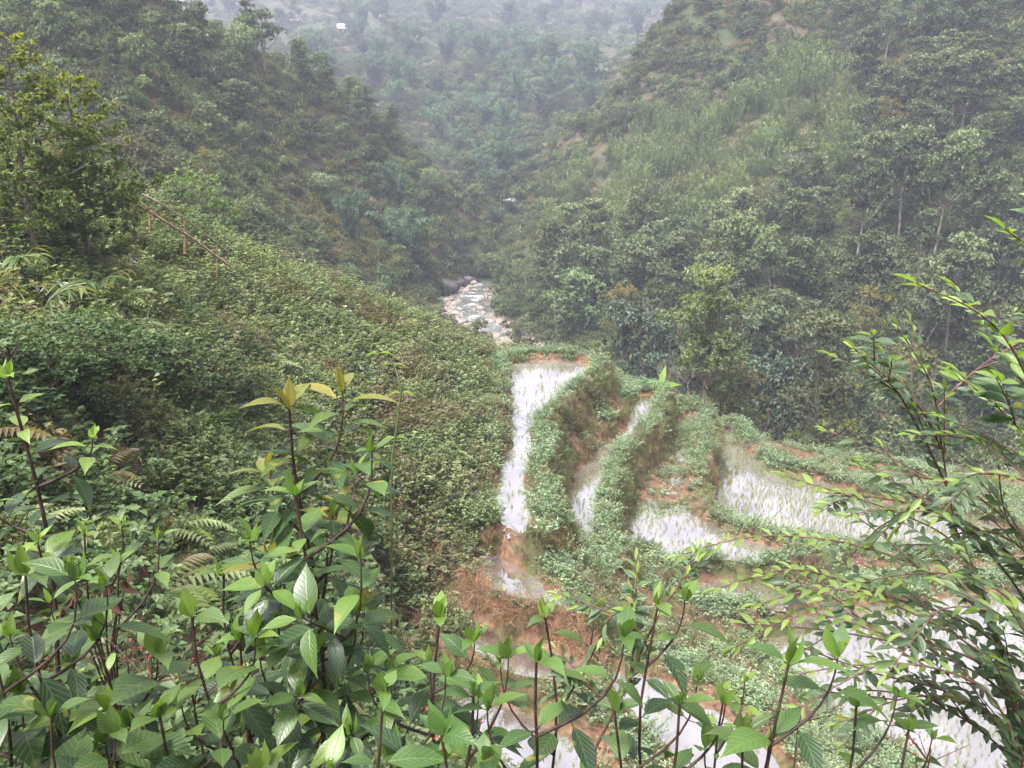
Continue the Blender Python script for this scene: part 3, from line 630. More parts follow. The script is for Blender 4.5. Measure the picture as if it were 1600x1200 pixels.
scatter('bank_herbs', 'fresh green low herbs with tiny pale flowers on the paddy banks', np.concatenate([P3[m3], np.stack([xe, ye, he], -1)[ke]]), rng.gamma(10, .68 / 10, m3.sum() + ke.sum()), MINT)
m6 = leftslope & (rr > .955) ; 
m4 = ((wall & (rr > .45)) | (leftslope & (rr > .66) & (nz2 > .1)) | (edge & (rr > .93)))
xw, yw, hw, mw, pxw, pyw = near_pts(150000, -3, 30, 12, 44); sw = slope_at(xw, yw, .12); kw = (mw > .05) & (mw < 2.6) & (xw > -1.6) & (sw > 1.0) & (rng.random(len(xw)) < (sw - .6) * .22)
uw = rng.random(len(xw)); kg = kw & (uw < .42); km = kw & (uw > .42) & ((fbm(xw * .8, yw * .8, 3) > .0) | (pyw > 790))
W3 = np.stack([xw, yw, hw], -1)
# dry straw laid on the bund above the lower strip
zl, ql = pad['lower strip']; xs_, ys_, hs_, ms_, pxs, pys = near_pts(60000, -5, 8, 12, 22); sdl = sdist(ql, xs_, ys_); sdp = sdist(pad['pool'][1], xs_, ys_)
ks = (sdl > .0) & (sdl < .5) & (pys < 1040) & (pxs < 960) & (xs_ + ys_ * .0 > -3) & (sdp > .15) & (pys < 905 + (pxs - 640) * .45) & (rng.random(len(xs_)) < .4)
km &= ~shore(xw, yw)
S3 = np.stack([xs_, ys_, hs_], -1)[ks]
scatter('straw_litter', 'reddish dry straw heaped along the bank above the lowest strip of water', S3 + [0, 0, .02], rng.uniform(.35, .75, len(S3)), [tuft_proto('straw_tuft', M['litter'], 190 + i, 40, .5, .15, .012, 1.5, .7) for i in range(3)], tilt=.7)
scatter('dry_grass', 'straw coloured grass hanging on the earth walls and slope', np.concatenate([P3[m4], W3[kg]]), rng.uniform(.5, 1.1, m4.sum() + kg.sum()), TUFT, tilt=.4)
scatter('wall_herbs', 'small herbs rooted in the steep earth walls between the paddies', W3[km], rng.uniform(.4, .85, km.sum()), MINT + HERB, tilt=.35)
m5 = leftslope & (rr < .22) & (nz2 > .0)
scatter('brown_weeds', 'reddish brown twiggy weeds among the green slope herbs', P3[m5], rng.uniform(.7, 1.3, m5.sum()), TWIG)
def fern_proto(name, seed, n=9, L=.75):
    r_ = np.random.default_rng(seed); g = Geo()
    for i in range(n):
        a = i * 6.283 / n + r_.normal(0, .3); d = np.array([math.cos(a), math.sin(a), 0]); l = L * r_.uniform(.7, 1.1); u = np.linspace(0, 1, 9)[:, None]; q = d * l * u + np.array([0, 0, 1]) * l * (.9 * u - .85 * u ** 2); g.tube(q, .004, 3, .2)
        side = np.array([-d[1], d[0], 0]); m = 15; f = np.linspace(.15, 1, m); c = np.stack([np.interp(f, u[:, 0], q[:, k]) for k in range(3)], -1)
        for sg in (-1, 1):
            pl = .24 * l * np.sin(np.clip(f, 0, .97) * 3.1) ** .6 + .01; g.leaves(c, np.repeat((side * sg + d * .35 - [0, 0, .15])[None], m, 0), np.repeat([[0, 0, 1.]], m, 0), pl, .045 * l * 1.3, 'dia', rnd=np.clip(.4 + .4 * f + r_.normal(0, .1, m), 0, 1), droop=.2)
    return proto(g.build(name, [M['herb']]))
M['tallgrass'] = leaf_mat('tall_grass', [(.07, .10, .03), (.13, .17, .05), (.20, .23, .08), (.26, .22, .11)], .6, .3, obj_var=.3)
SCRUB = [shrub_proto('weed_bush', 'herb', 230 + i, r=.34, h=.55 + .15 * i, nb=6, tips=11, k=6, L=.075, asp=.5) for i in range(3)] + [fern_proto('fern', 240), fern_proto('fern', 241, 7, .9), tuft_proto('tall_tuft', M['tallgrass'], 245, 60, .95, .12, .013, .7, .8), twig_proto('tall_weed', 246, 12, 1.1, 1.4), twig_proto('dry_stem', 247, 9, 1.0, 0)]
scatter('slope_scrub', 'taller weed bushes, ferns, grass clumps and dry stems standing out of the slope herbs', P3[m6], rng.uniform(.6, 1.35, m6.sum()), SCRUB, tilt=.15)
m7 = edge & (rr > .975) & (md > .5)
scatter('bank_scrub', 'ragged weeds and grass clumps rising from the banks', P3[m7], rng.uniform(.3, .62, m7.sum()), SCRUB, tilt=.2)
# rice stubble standing in rows in the flooded paddies
RICE = [tuft_proto('stubble', M['rice'], 180 + i, 13, .33, .035, .009, .3, .15) for i in range(3)]
rp_ = []
for k, dens, prob in [('stubble paddy', .155, 1.0), ('far paddy', .24, .3), ('narrow paddy', .2, .6), ('muddy paddy', .2, .75), ('front paddy', .22, .75), ('marshy paddy', .25, .7), ('lower strip', .3, .12), ('lowest strip', .25, .3), ('winding strip', .25, .4), ('outer paddy', .27, .6)]:
    z, q = pad[k]; g1, g2 = np.meshgrid(np.arange(q[:, 0].min(), q[:, 0].max(), dens), np.arange(q[:, 1].min(), q[:, 1].max(), dens))
    ca, sa = math.cos(.5), math.sin(.5); g1 = g1.ravel() + rng.normal(0, .035, g1.size); g2 = g2.ravel() + rng.normal(0, .035, g2.size)
    sd_ = sdist(q, g1, g2); pr = prob * (1 + .9 * fbm(g1 * .8, g2 * .8, 3)) ; kk = (sd_ < -.05) & (rng.random(len(g1)) < pr)
    rp_.append(np.stack([g1, g2, np.full(len(g1), z - .02)], -1)[kk])
rp_ = np.concatenate(rp_); scatter('rice_stubble', 'short cut rice stubble standing in the flooded terraces', rp_, rng.uniform(.45, .95, len(rp_)), RICE, tilt=.2)

# ------------------------------------------------------------------ stream, boulders
M['rock'] = solid_mat('stream_rock', [(.13, .105, .095), (.27, .225, .20), (.40, .345, .315)], 2.2, .8, .5, coord='Object', dist=.05)
M['darkrock'] = solid_mat('wet_dark_rock', [(.03, .027, .025), (.08, .07, .065), (.16, .14, .13)], 2.0, .6, .6, dist=.06)  # dark bank stone, also used for the shadow across the pool
def rock_mesh(name, seed, mat):
    r_ = np.random.default_rng(seed); nu, nv = 14, 9
    th = np.linspace(0, 2 * math.pi, nu, endpoint=False); ph = np.linspace(.12, math.pi - .12, nv)
    d = np.array([[math.sin(p) * math.cos(t), math.sin(p) * math.sin(t), math.cos(p)] for p in ph for t in th])
    cut = runit(9, r_); off = r_.uniform(.55, .9, 9); rad = np.min(np.where(d @ cut.T > .05, off / np.maximum(d @ cut.T, .05), 9), 1); rad = np.minimum(rad, 1.15) * (1 + r_.normal(0, .03, len(d)))
    v = d * rad[:, None] * [1, r_.uniform(.65, .95), r_.uniform(.5, .7)]
    f = np.array([[i * nu + j, (i + 1) * nu + j, (i + 1) * nu + (j + 1) % nu, i * nu + (j + 1) % nu] for i in range(nv - 1) for j in range(nu)])
    v = np.concatenate([v, [v[:nu].mean(0), v[-nu:].mean(0)]]); c = len(v)
    cap = np.array([[c - 2, j, (j + 1) % nu] for j in range(nu)] + [[c - 1, (nv - 1) * nu + (j + 1) % nu, (nv - 1) * nu + j] for j in range(nu)])
    return mesh(name, v, [f, cap], M[mat], smooth=False)
def ordn(i): return ['zeroth', 'first', 'second', 'third', 'fourth', 'fifth', 'sixth', 'seventh', 'eighth', 'ninth', 'tenth', 'eleventh', 'twelfth', 'thirteenth', 'fourteenth', 'fifteenth', 'sixteenth', 'seventeenth', 'eighteenth', 'nineteenth', 'twentieth', 'twenty-first', 'twenty-second', 'twenty-third', 'twenty-fourth'][i] if i < 25 else '%dth' % i
rk = [rock_mesh('boulder', 300 + i, 'rock') for i in range(6)]; dk = [rock_mesh('dark_boulder', 320 + i, 'darkrock') for i in range(3)]
# stream bed as small stones
n = 5200; i_ = rng.integers(0, len(PR) - 2, n); f_ = rng.random(n)[:, None]; c_ = PR[i_] * (1 - f_) + PR[i_ + 1] * f_
x = c_[:, 0] + rng.normal(0, 1.8, n); y = c_[:, 1] + rng.normal(0, 1.8, n); rd, rl = river(x, y); k = rd < 3.5
scatter('stream_gravel', 'pale pinkish stones of the stream bed', np.stack([x, y, ground(x, y) + .02], -1)[k], rng.uniform(.1, .34, k.sum()), [proto(m) for m in rk], tilt=.6)
# running water: a ribbon along the bed
m, nn_, l = newmat('stream_water'); g = nn_.new('ShaderNodeNewGeometry'); nz = nn_.new('ShaderNodeTexNoise'); nz.inputs['Scale'].default_value = .8; nz.inputs['Detail'].default_value = 6; l.new(g.outputs['Position'], nz.inputs['Vector'])
rp = ramp(nn_, [(.45, (.10, .105, .10)), (.60, (.16, .17, .165)), (.66, (.6, .6, .6))]); l.new(nz.outputs[0], rp.inputs[0]); b_ = nn_.new('ShaderNodeBsdfPrincipled'); b_.inputs['Roughness'].default_value = .15; l.new(rp.outputs[0], b_.inputs['Base Color'])
bp = nn_.new('ShaderNodeBump'); bp.inputs['Strength'].default_value = .6; bp.inputs['Distance'].default_value = .15; l.new(nz.outputs[0], bp.inputs['Height']); l.new(bp.outputs[0], b_.inputs['Normal']); o_ = nn_.new('ShaderNodeOutputMaterial'); l.new(b_.outputs[0], o_.inputs[0]); M['stream'] = m
WR = np.array([at(*c) for c in [(826,575,76),(815,553,80),(800,540,83),(775,518,87),(752,506,90),(738,490,93.5),(733,476,97),(742,462,101),(752,450,105),(766,440,109)]])
u = np.linspace(0, len(WR) - 1, 60); wp = np.stack([np.interp(u, np.arange(len(WR)), WR[:, q]) for q in range(3)], -1); tg = np.gradient(wp, axis=0); sd2 = np.stack([tg[:, 1], -tg[:, 0], 0 * u], -1); sd2 /= np.linalg.norm(sd2, axis=1)[:, None]
wd = np.interp(u, [0, 2, 3, 5, 6, 7, 9], [.6, .8, .8, 2.0, 2.1, 1.5, 1.0]); rlv = river(wp[:, 0], wp[:, 1])[1]; wp[:, 2] = rlv + .05
V_ = np.stack([wp + sd2 * wd[:, None] * a for a in np.linspace(-1, 1, 7)], 1); V_[..., 2] += .06 * (vnoise(V_[..., 0] * 2, V_[..., 1] * 2) - .5)
tag(link('stream_water', mesh('stream_water', V_.reshape(-1, 3), grid_faces(60, 7), M['stream'], smooth=True)), kind='structure')
BP = [(688,478,1.2),(700,470,.9),(712,478,1.0),(697,488,.7),(710,492,1.1),(722,497,.8),(690,494,.6),(704,502,.9),(718,506,1.2),(730,512,.8),(742,514,.7),(752,520,.9),(764,524,1.1),(776,528,.8),(786,533,1.0),(794,541,1.2),(802,546,.9),(780,540,.7),(770,534,.6),(757,530,.8),(708,484,.6),(720,466,.9),(728,456,.8),(748,470,.6),(756,492,.7),(766,506,.9),(748,449,.9),(735,450,.7),(741,443,.8),(770,516,.7),(788,522,.6),(798,530,.7),(735,503,.6),(716,472,.8),(760,455,.7)]
BP.sort(key=lambda b: -b[1])
for i, (px, py, s) in enumerate(BP):
    p = hit(px, py, 60)
    o = link('boulder', rk[i % 6], loc=p + [0, 0, .1 * s]); s *= .8; o.scale = (s, s, s); o.rotation_euler = (rng.normal(0, .2), rng.normal(0, .2), rng.random() * 6)
    tag(o, '%s pale pinkish boulder, %s upstream from the bend in the stream bed' % ('large' if s > .75 else 'small', ordn(i + 1)), 'boulder', 'boulders in the stream bed')
for i, (px, py, s, w) in enumerate([(690,450,2.0,'widest, at the head of the beach'),(712,444,1.6,'above the pool'),(730,438,1.8,'by the upper rapid'),(676,460,1.3,'half under the bushes'),(762,476,1.5,'beside the pool, across the water'),(768,490,1.3,'below the pool, across the water')]):  # the two across the water are dark rocks put in for a shadow
    p = hit(px, py, 60); o = link('dark_boulder', dk[i % 3], loc=p); o.scale = (s, s * .8, s * .8); o.rotation_euler = (0, 0, i * 1.3)
    tag(o, 'dark wet boulder of the stream bank, ' + w, 'boulder', 'dark boulders along the stream bank')

# ------------------------------------------------------------------ trees: one thing each, > trunk, crown
def plant_tree(name, meshes, loc, s, rz, label, group=None, cat='tree', names=('trunk', 'crown'), sz=1.0):
    e = empty(name, loc); e.scale = (s, s, s * sz); e.rotation_euler = (0, 0, rz)
    tag(e, label, cat, group)
    for nm, me in zip(names, meshes): link(nm, me, e)
    return e
TM = {}
def TMk(k):
    if k in TM: return TM[k]
    kind, v = k; sd_ = 500 + 37 * v + len(kind) * 7
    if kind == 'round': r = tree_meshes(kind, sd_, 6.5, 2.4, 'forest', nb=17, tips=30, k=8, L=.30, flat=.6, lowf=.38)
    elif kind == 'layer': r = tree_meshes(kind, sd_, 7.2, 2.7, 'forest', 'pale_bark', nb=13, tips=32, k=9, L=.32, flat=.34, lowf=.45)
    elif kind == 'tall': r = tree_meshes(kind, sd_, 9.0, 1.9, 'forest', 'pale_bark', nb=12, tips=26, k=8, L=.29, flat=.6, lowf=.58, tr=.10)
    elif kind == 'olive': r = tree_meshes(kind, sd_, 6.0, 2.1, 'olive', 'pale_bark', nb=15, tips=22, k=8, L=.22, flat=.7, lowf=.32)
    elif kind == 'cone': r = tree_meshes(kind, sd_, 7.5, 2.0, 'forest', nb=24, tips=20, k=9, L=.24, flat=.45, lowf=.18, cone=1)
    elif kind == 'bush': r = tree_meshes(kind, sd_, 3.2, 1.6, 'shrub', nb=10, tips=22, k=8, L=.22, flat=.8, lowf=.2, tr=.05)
    elif kind == 'bamboo': r = bamboo_meshes(sd_, 8.5, 13, 60)
    elif kind == 'bare': r = None
    TM[k] = r; return r
DESC = {'round': 'rounded dark green tree', 'layer': 'spreading tree with flat leaf tiers', 'tall': 'slender pale-trunked tree', 'olive': 'thin olive green tree', 'cone': 'narrow tapering tree', 'bush': 'low bushy tree', 'bamboo': 'plumed bamboo clump'}
ROWN = ['one', 'two', 'three', 'four', 'five', 'six', 'seven', 'eight', 'nine', 'ten']
def fill(poly, kinds, wts, gap, where, count, smin=.8, smax=1.2, rowlen=14, seed=1, grow=0., from_='left', avoid=None):
    r_ = np.random.default_rng(seed); xs_ = [p[0] for p in poly]; ys_ = [p[1] for p in poly]; got = []; tries = 0
    while len(got) < count and tries < 12000:
        tries += 1; px, py = r_.uniform(min(xs_), max(xs_)), r_.uniform(min(ys_), max(ys_))
        if not in_poly(poly, np.array([px]), np.array([py]))[0]: continue
        if avoid and in_poly(avoid, np.array([px]), np.array([py]))[0]: continue
        p = hit(px, py, 40)
        if p is None or river_d(p[0], p[1]) < 4: continue
        g_ = gap * (1 + grow * max(0, p[1] - 100) / 100)
        if any((p[0] - q[0][0]) ** 2 + (p[1] - q[0][1]) ** 2 < g_ ** 2 for q in got): continue
        got.append((p, px, py))
    got.sort(key=lambda q: -q[2]); out = []
    for r0 in range(0, len(got), rowlen):
        row = sorted(got[r0:r0 + rowlen], key=lambda q: q[1])
        for i, (p, px, py) in enumerate(row):
            k = r_.choice(len(kinds), p=np.array(wts) / sum(wts)); kd = kinds[k]; nm = 'bamboo_clump' if kd == 'bamboo' else 'tree'
            cat = 'bamboo' if kd == 'bamboo' else 'tree'
            lab = '%s, %s from %s, row %s of %s' % (DESC[kd], ordn(i + 1), from_, ROWN[r0 // rowlen], where)
            plant_tree(nm, TMk((kd, int(r_.integers(0, 4)))), p - [0, 0, .2], r_.uniform(smin, smax) * (1 + grow * .35 * max(0, p[1] - 100) / 100), r_.random() * 6.28, lab, 'trees ' + where, cat, ('culm', 'foliage') if kd == 'bamboo' else ('trunk', 'crown'), r_.uniform(.85, 1.15))
    return got
FOREST = [(860,430),(960,395),(1100,380),(1190,345),(1310,320),(1350,200),(1340,60),(1420,-60),(1720,-80),(1720,700),(1480,730),(1300,700),(1180,672),(1100,640),(1000,590),(930,560),(850,520)]
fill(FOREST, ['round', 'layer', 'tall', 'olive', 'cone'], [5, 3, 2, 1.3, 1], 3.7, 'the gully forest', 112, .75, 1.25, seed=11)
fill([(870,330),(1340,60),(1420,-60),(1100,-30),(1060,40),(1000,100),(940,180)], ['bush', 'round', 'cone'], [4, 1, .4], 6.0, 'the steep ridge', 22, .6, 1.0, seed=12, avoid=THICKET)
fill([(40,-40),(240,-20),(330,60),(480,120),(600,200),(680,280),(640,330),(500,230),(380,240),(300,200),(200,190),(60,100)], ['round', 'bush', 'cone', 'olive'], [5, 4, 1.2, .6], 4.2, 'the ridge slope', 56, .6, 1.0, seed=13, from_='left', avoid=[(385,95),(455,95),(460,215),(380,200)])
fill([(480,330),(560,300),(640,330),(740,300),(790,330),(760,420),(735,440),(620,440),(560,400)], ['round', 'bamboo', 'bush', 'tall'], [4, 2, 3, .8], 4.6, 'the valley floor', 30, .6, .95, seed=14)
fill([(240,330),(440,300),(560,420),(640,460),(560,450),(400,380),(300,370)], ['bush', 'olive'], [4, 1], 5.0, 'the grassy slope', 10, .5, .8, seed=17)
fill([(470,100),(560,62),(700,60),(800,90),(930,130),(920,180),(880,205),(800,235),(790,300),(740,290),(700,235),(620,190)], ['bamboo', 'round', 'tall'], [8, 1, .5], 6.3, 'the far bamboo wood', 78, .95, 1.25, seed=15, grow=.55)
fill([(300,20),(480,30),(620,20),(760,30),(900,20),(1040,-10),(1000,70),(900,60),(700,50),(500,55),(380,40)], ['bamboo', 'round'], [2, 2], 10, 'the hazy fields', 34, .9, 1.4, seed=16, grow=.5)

M['freshleaf'] = leaf_mat('fresh_green_leaf', [(.04, .075, .02), (.08, .13, .035), (.13, .19, .055), (.2, .26, .09)], .5, .3, obj_var=.02)
M['paleolive'] = leaf_mat('pale_olive_leaf', [(.055, .075, .028), (.10, .13, .055), (.16, .19, .08), (.25, .27, .13)], .55, .28, obj_var=.05)
def tree_at(name, me, px, py, hpx, h0, label, cat='tree', y0=30, Y=None, rz=0, names=('trunk', 'crown'), sx=1.0):
    """base at the photo point (px, py) on the ground; hpx = height in photo pixels; h0 = model height"""
    if Y is None: p = hit(px, py, y0)
    else: q = at(px, py, Y); p = np.array([q[0], q[1], float(ground(np.array([q[0]]), np.array([q[1]]))[0])])
    f = p[1] * CP_ - p[2] * SP; topz = at(px, py - hpx, p[1])[2]; s = (topz - p[2]) / h0
    e = plant_tree(name, me, p, s * sx, rz, label, None, cat, names); e.scale = (s * sx, s * sx, s); return e
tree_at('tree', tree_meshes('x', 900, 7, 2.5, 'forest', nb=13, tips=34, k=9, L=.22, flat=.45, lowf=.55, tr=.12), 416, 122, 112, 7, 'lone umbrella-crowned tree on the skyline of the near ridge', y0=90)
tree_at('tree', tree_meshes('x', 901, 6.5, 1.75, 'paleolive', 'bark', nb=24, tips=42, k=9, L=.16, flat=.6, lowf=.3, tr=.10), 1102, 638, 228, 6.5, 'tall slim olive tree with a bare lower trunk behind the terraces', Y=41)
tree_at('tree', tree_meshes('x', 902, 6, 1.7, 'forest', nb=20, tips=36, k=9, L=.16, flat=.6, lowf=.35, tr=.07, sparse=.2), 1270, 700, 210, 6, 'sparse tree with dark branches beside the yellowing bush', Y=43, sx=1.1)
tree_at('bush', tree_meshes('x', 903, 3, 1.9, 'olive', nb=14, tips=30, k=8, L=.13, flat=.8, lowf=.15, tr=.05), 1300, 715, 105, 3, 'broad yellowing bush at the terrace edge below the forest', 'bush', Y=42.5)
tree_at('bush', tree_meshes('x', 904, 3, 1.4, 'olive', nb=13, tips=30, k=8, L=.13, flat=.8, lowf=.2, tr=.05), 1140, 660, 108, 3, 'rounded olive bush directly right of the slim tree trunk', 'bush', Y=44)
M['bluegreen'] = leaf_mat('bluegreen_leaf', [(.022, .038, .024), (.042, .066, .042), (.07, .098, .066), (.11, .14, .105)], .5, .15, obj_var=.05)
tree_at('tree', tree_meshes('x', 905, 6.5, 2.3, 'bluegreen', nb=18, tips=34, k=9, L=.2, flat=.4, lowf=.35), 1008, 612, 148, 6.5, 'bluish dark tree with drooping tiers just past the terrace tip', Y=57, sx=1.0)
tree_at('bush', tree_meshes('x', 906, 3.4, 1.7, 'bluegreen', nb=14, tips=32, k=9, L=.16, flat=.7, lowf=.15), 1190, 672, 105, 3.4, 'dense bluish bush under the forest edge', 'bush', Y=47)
tree_at('tree', tree_meshes('x', 907, 3, 1.2, 'freshleaf', nb=16, tips=30, k=9, L=.1, flat=.7, lowf=.2, tr=.04), 313, 362, 95, 3, 'small round bright tree behind the bamboo rail', Y=38)
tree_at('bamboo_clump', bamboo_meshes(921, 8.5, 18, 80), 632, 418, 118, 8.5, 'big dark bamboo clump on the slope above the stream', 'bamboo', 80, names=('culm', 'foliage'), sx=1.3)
tree_at('tree', TMk(('cone', 1)), 385, 300, 52, 7.5, 'small dark cone-shaped tree on the grassy side', y0=50, sx=1.2)
tree_at('tree', TMk(('cone', 2)), 1054, 30, 34, 7.5, 'tiny dark tree alone on the ridge skyline', y0=90, sx=.7)
# bare tree
def bare_geo(seed, h=3.2):
    r_ = np.random.default_rng(seed); g = Geo()
    def grow(p, d, l, r, dep):
        u = np.linspace(0, 1, 4)[:, None]; e = p + d * l; g.tube(p * (1 - u) + e * u + r_.normal(0, .03 * l, (4, 3)) * np.sin(u * 3.1), np.linspace(r, r * .65, 4), 5 if dep < 2 else 3)
        if dep < 5:
            for _ in range(3 if dep else 4):
                nd = d + runit(1, r_)[0] * .75 + [0, 0, .12]; nd /= np.linalg.norm(nd); grow(e if r_.random() < .7 else p + d * l * .6, nd, l * r_.uniform(.6, .85), r * .6, dep + 1)
    grow(np.array([0, 0, -.3]), np.array([-.15, 0, 1.]), h * .34, .055, 0)
    return g.build('branches', [M['pale_bark']], True)
p = at(1092, 640, 42.5); p[2] = ground(p[0:1], p[1:2])[0]
o = link('bare_tree', bare_geo(31, 4.4), loc=p); tag(o, 'leafless grey tree spreading its twigs beside the slim olive trunk', 'tree'); o.rotation_euler = (0, R(-14), 0)
p = hit(822, 462, 70); g = Geo(); u = np.linspace(0, 1, 6)[:, None]
g.tube(np.array([0, 0, -.2]) + np.array([-.5, 0, 3.2]) * u + np.array([.25, 0, 0]) * np.sin(u * 3), np.linspace(.10, .05, 6), 6)
tag(link('dead_tree', g.build('dead_tree', [M['pale_bark']], True), loc=p), 'pale leaning dead trunk on the bank right of the stream', 'tree')

# banana plant
M['banana'] = leaf_mat('banana_leaf', [(.10, .2, .03), (.16, .30, .05), (.24, .40, .08)], .4, .4, obj_var=0)
p = at(1030, 640, 38); p[2] = ground(p[0:1], p[1:2])[0]; e = tag(empty('banana_plant', p), 'bright green banana plant at the end of the narrow paddy', 'banana plant')
g = Geo(); g.tube([[0, 0, -.1], [0, 0, .4], [.03, 0, .75]], [.09, .08, .05], 8); link('stem', g.build('stem', [M['culm']], True), e)
for d, l, w in [((.12, 0, 1), 1.0, .3), ((-.9, .2, .45), .8, .24), ((.9, -.2, .2), .95, .26), ((.5, .5, .15), .8, .24), ((-.4, -.6, .5), .7, .2)]:
    g = Geo(); g.leaves([[.03, 0, .7]], [d], np.array([[-.3, -.8, .6]]), l, w, 'oval', rnd=np.array([rng.random()]), droop=.3); link('leaf', g.build('leaf', [M['banana']], True), e)

# far houses
M['roofw'] = solid_mat('white_metal_roof', [(.30, .31, .33), (.40, .41, .43)], 2, .5, .1)
M['roofb'] = solid_mat('blue_roof', [(.06, .17, .55), (.10, .25, .68)], 2, .5, .1)
M['housewall'] = solid_mat('house_wall', [(.36, .28, .24), (.5, .42, .38)], 3, .8, .1)
M['dark'] = solid_mat('dark_opening', [(.02, .02, .02), (.04, .035, .03)], 3, .6, .1)
def box(g, x0, x1, y0, y1, z0, z1):
    v = np.array([[x, y, z] for x in (x0, x1) for y in (y0, y1) for z in (z0, z1)], float); g.add(v, [[0,1,3,2],[4,6,7,5],[0,4,5,1],[2,3,7,6],[0,2,6,4],[1,5,7,3]])
def house(px, py, w, d, h, roof, label, rz=0, y0=150, slope=.25):
    p = hit(px, py, y0); e = tag(empty('house', p), label, 'house', None); e.rotation_euler = (0, 0, rz)
    g = Geo(); box(g, -w/2, w/2, -d/2, d/2, -1.5, h); link('wall', g.build('wall', [M['housewall']]), e)
    t = .12; ov = .5; rh = slope * d
    for s in (-1, 1):
        pass
    v = []; 
    for x in (-w/2-ov, w/2+ov):
        v += [[x, -d/2-ov, h-.1], [x, 0, h+rh], [x, d/2+ov, h-.1], [x, d/2+ov, h-.1-t], [x, 0, h+rh-t], [x, -d/2-ov, h-.1-t]]
    f = [[0,6,7,1],[1,7,8,2],[2,8,9,3],[3,9,10,4],[4,10,11,5],[5,11,6,0]]
    g = Geo(); g.add(v, f); g.add(v, [[0,1,4,5],[1,2,3,4],[6,11,10,7],[7,10,9,8]]); link('roof', g.build('roof', [M[roof]]), e)
    g = Geo(); box(g, -w*.08, w*.08, -d/2-.04, -d/2+.05, 0, h*.72); link('door', g.build('door', [M['dark']]), e)
    for sx in (-.3, .3):
        g = Geo(); box(g, w*(sx-.08), w*(sx+.08), -d/2-.04, -d/2+.05, h*.38, h*.72); link('window', g.build('window', [M['dark']]), e)
    return e
house(541, 54, 5.6, 4.2, 1.8, 'roofw', 'white-roofed house among bamboo on the far hill', y0=180, slope=.45)
house(461, 38, 2.8, 2.4, 1.3, 'roofw', 'tiny white-roofed hut in the hazy fields', y0=180)
house(797, 54, 2.8, 2.4, 1.2, 'roofw', 'small pale hut above the bamboo wood', y0=180)
house(298, 4, 17, 6, 2.2, 'roofb', 'long blue-roofed house at the top of the hazy hill', y0=180, slope=.5)
house(262, 6, 7, 6, 2.2, 'roofb', 'shorter blue-roofed house beside the long one', y0=180, slope=.5)
house(796, 318, 1.2, 1.0, .5, 'roofw', 'little hut by the path in the valley bottom', y0=100)
# path cut across the slope at the bend
M['dirt'] = solid_mat('bare_earth', [(.11, .075, .05), (.18, .125, .09), (.24, .175, .13)], 2, .9, .5, dist=.05)
pp = np.array([hit(a, b, 110) for a, b in [(790,258),(805,252),(820,246),(838,236),(855,226),(868,216),(884,207)]]); u = np.linspace(0, 6, 40)
pc = np.stack([np.interp(u, range(7), pp[:, q]) for q in range(3)], -1); V_ = []
for o in np.linspace(-.9, .9, 5):
    q = pc.copy(); q[:, 1] += o; q[:, 2] = ground(q[:, 0], q[:, 1]) + .12; V_.append(q)
tag(link('path', mesh('path', np.stack(V_, 1).reshape(-1, 3), grid_faces(40, 5), M['dirt'], smooth=True)), kind='structure')

# bushes that half hide the lower stream bed
for i, (px, py, s_) in enumerate([(706,512,.5),(722,524,.4),(742,538,.6),(762,545,.5),(688,502,.6),(812,548,.9),(826,556,.9),(670,480,.9),(792,516,.5),(806,526,.5),(780,452,1.1),(772,436,1.2),(756,434,1.0)]):
    p = hit(px, py, 60); plant_tree('stream_bush', TMk(('bush', i % 4)), p - [0, 0, .2], s_, i * 1.9, 'leafy bush on the stream side, %s counting upstream' % ordn([4,5,3,2,6,1,0,8,9,7,10,12,11][i] + 1), 'bushes along the stream', 'bush')

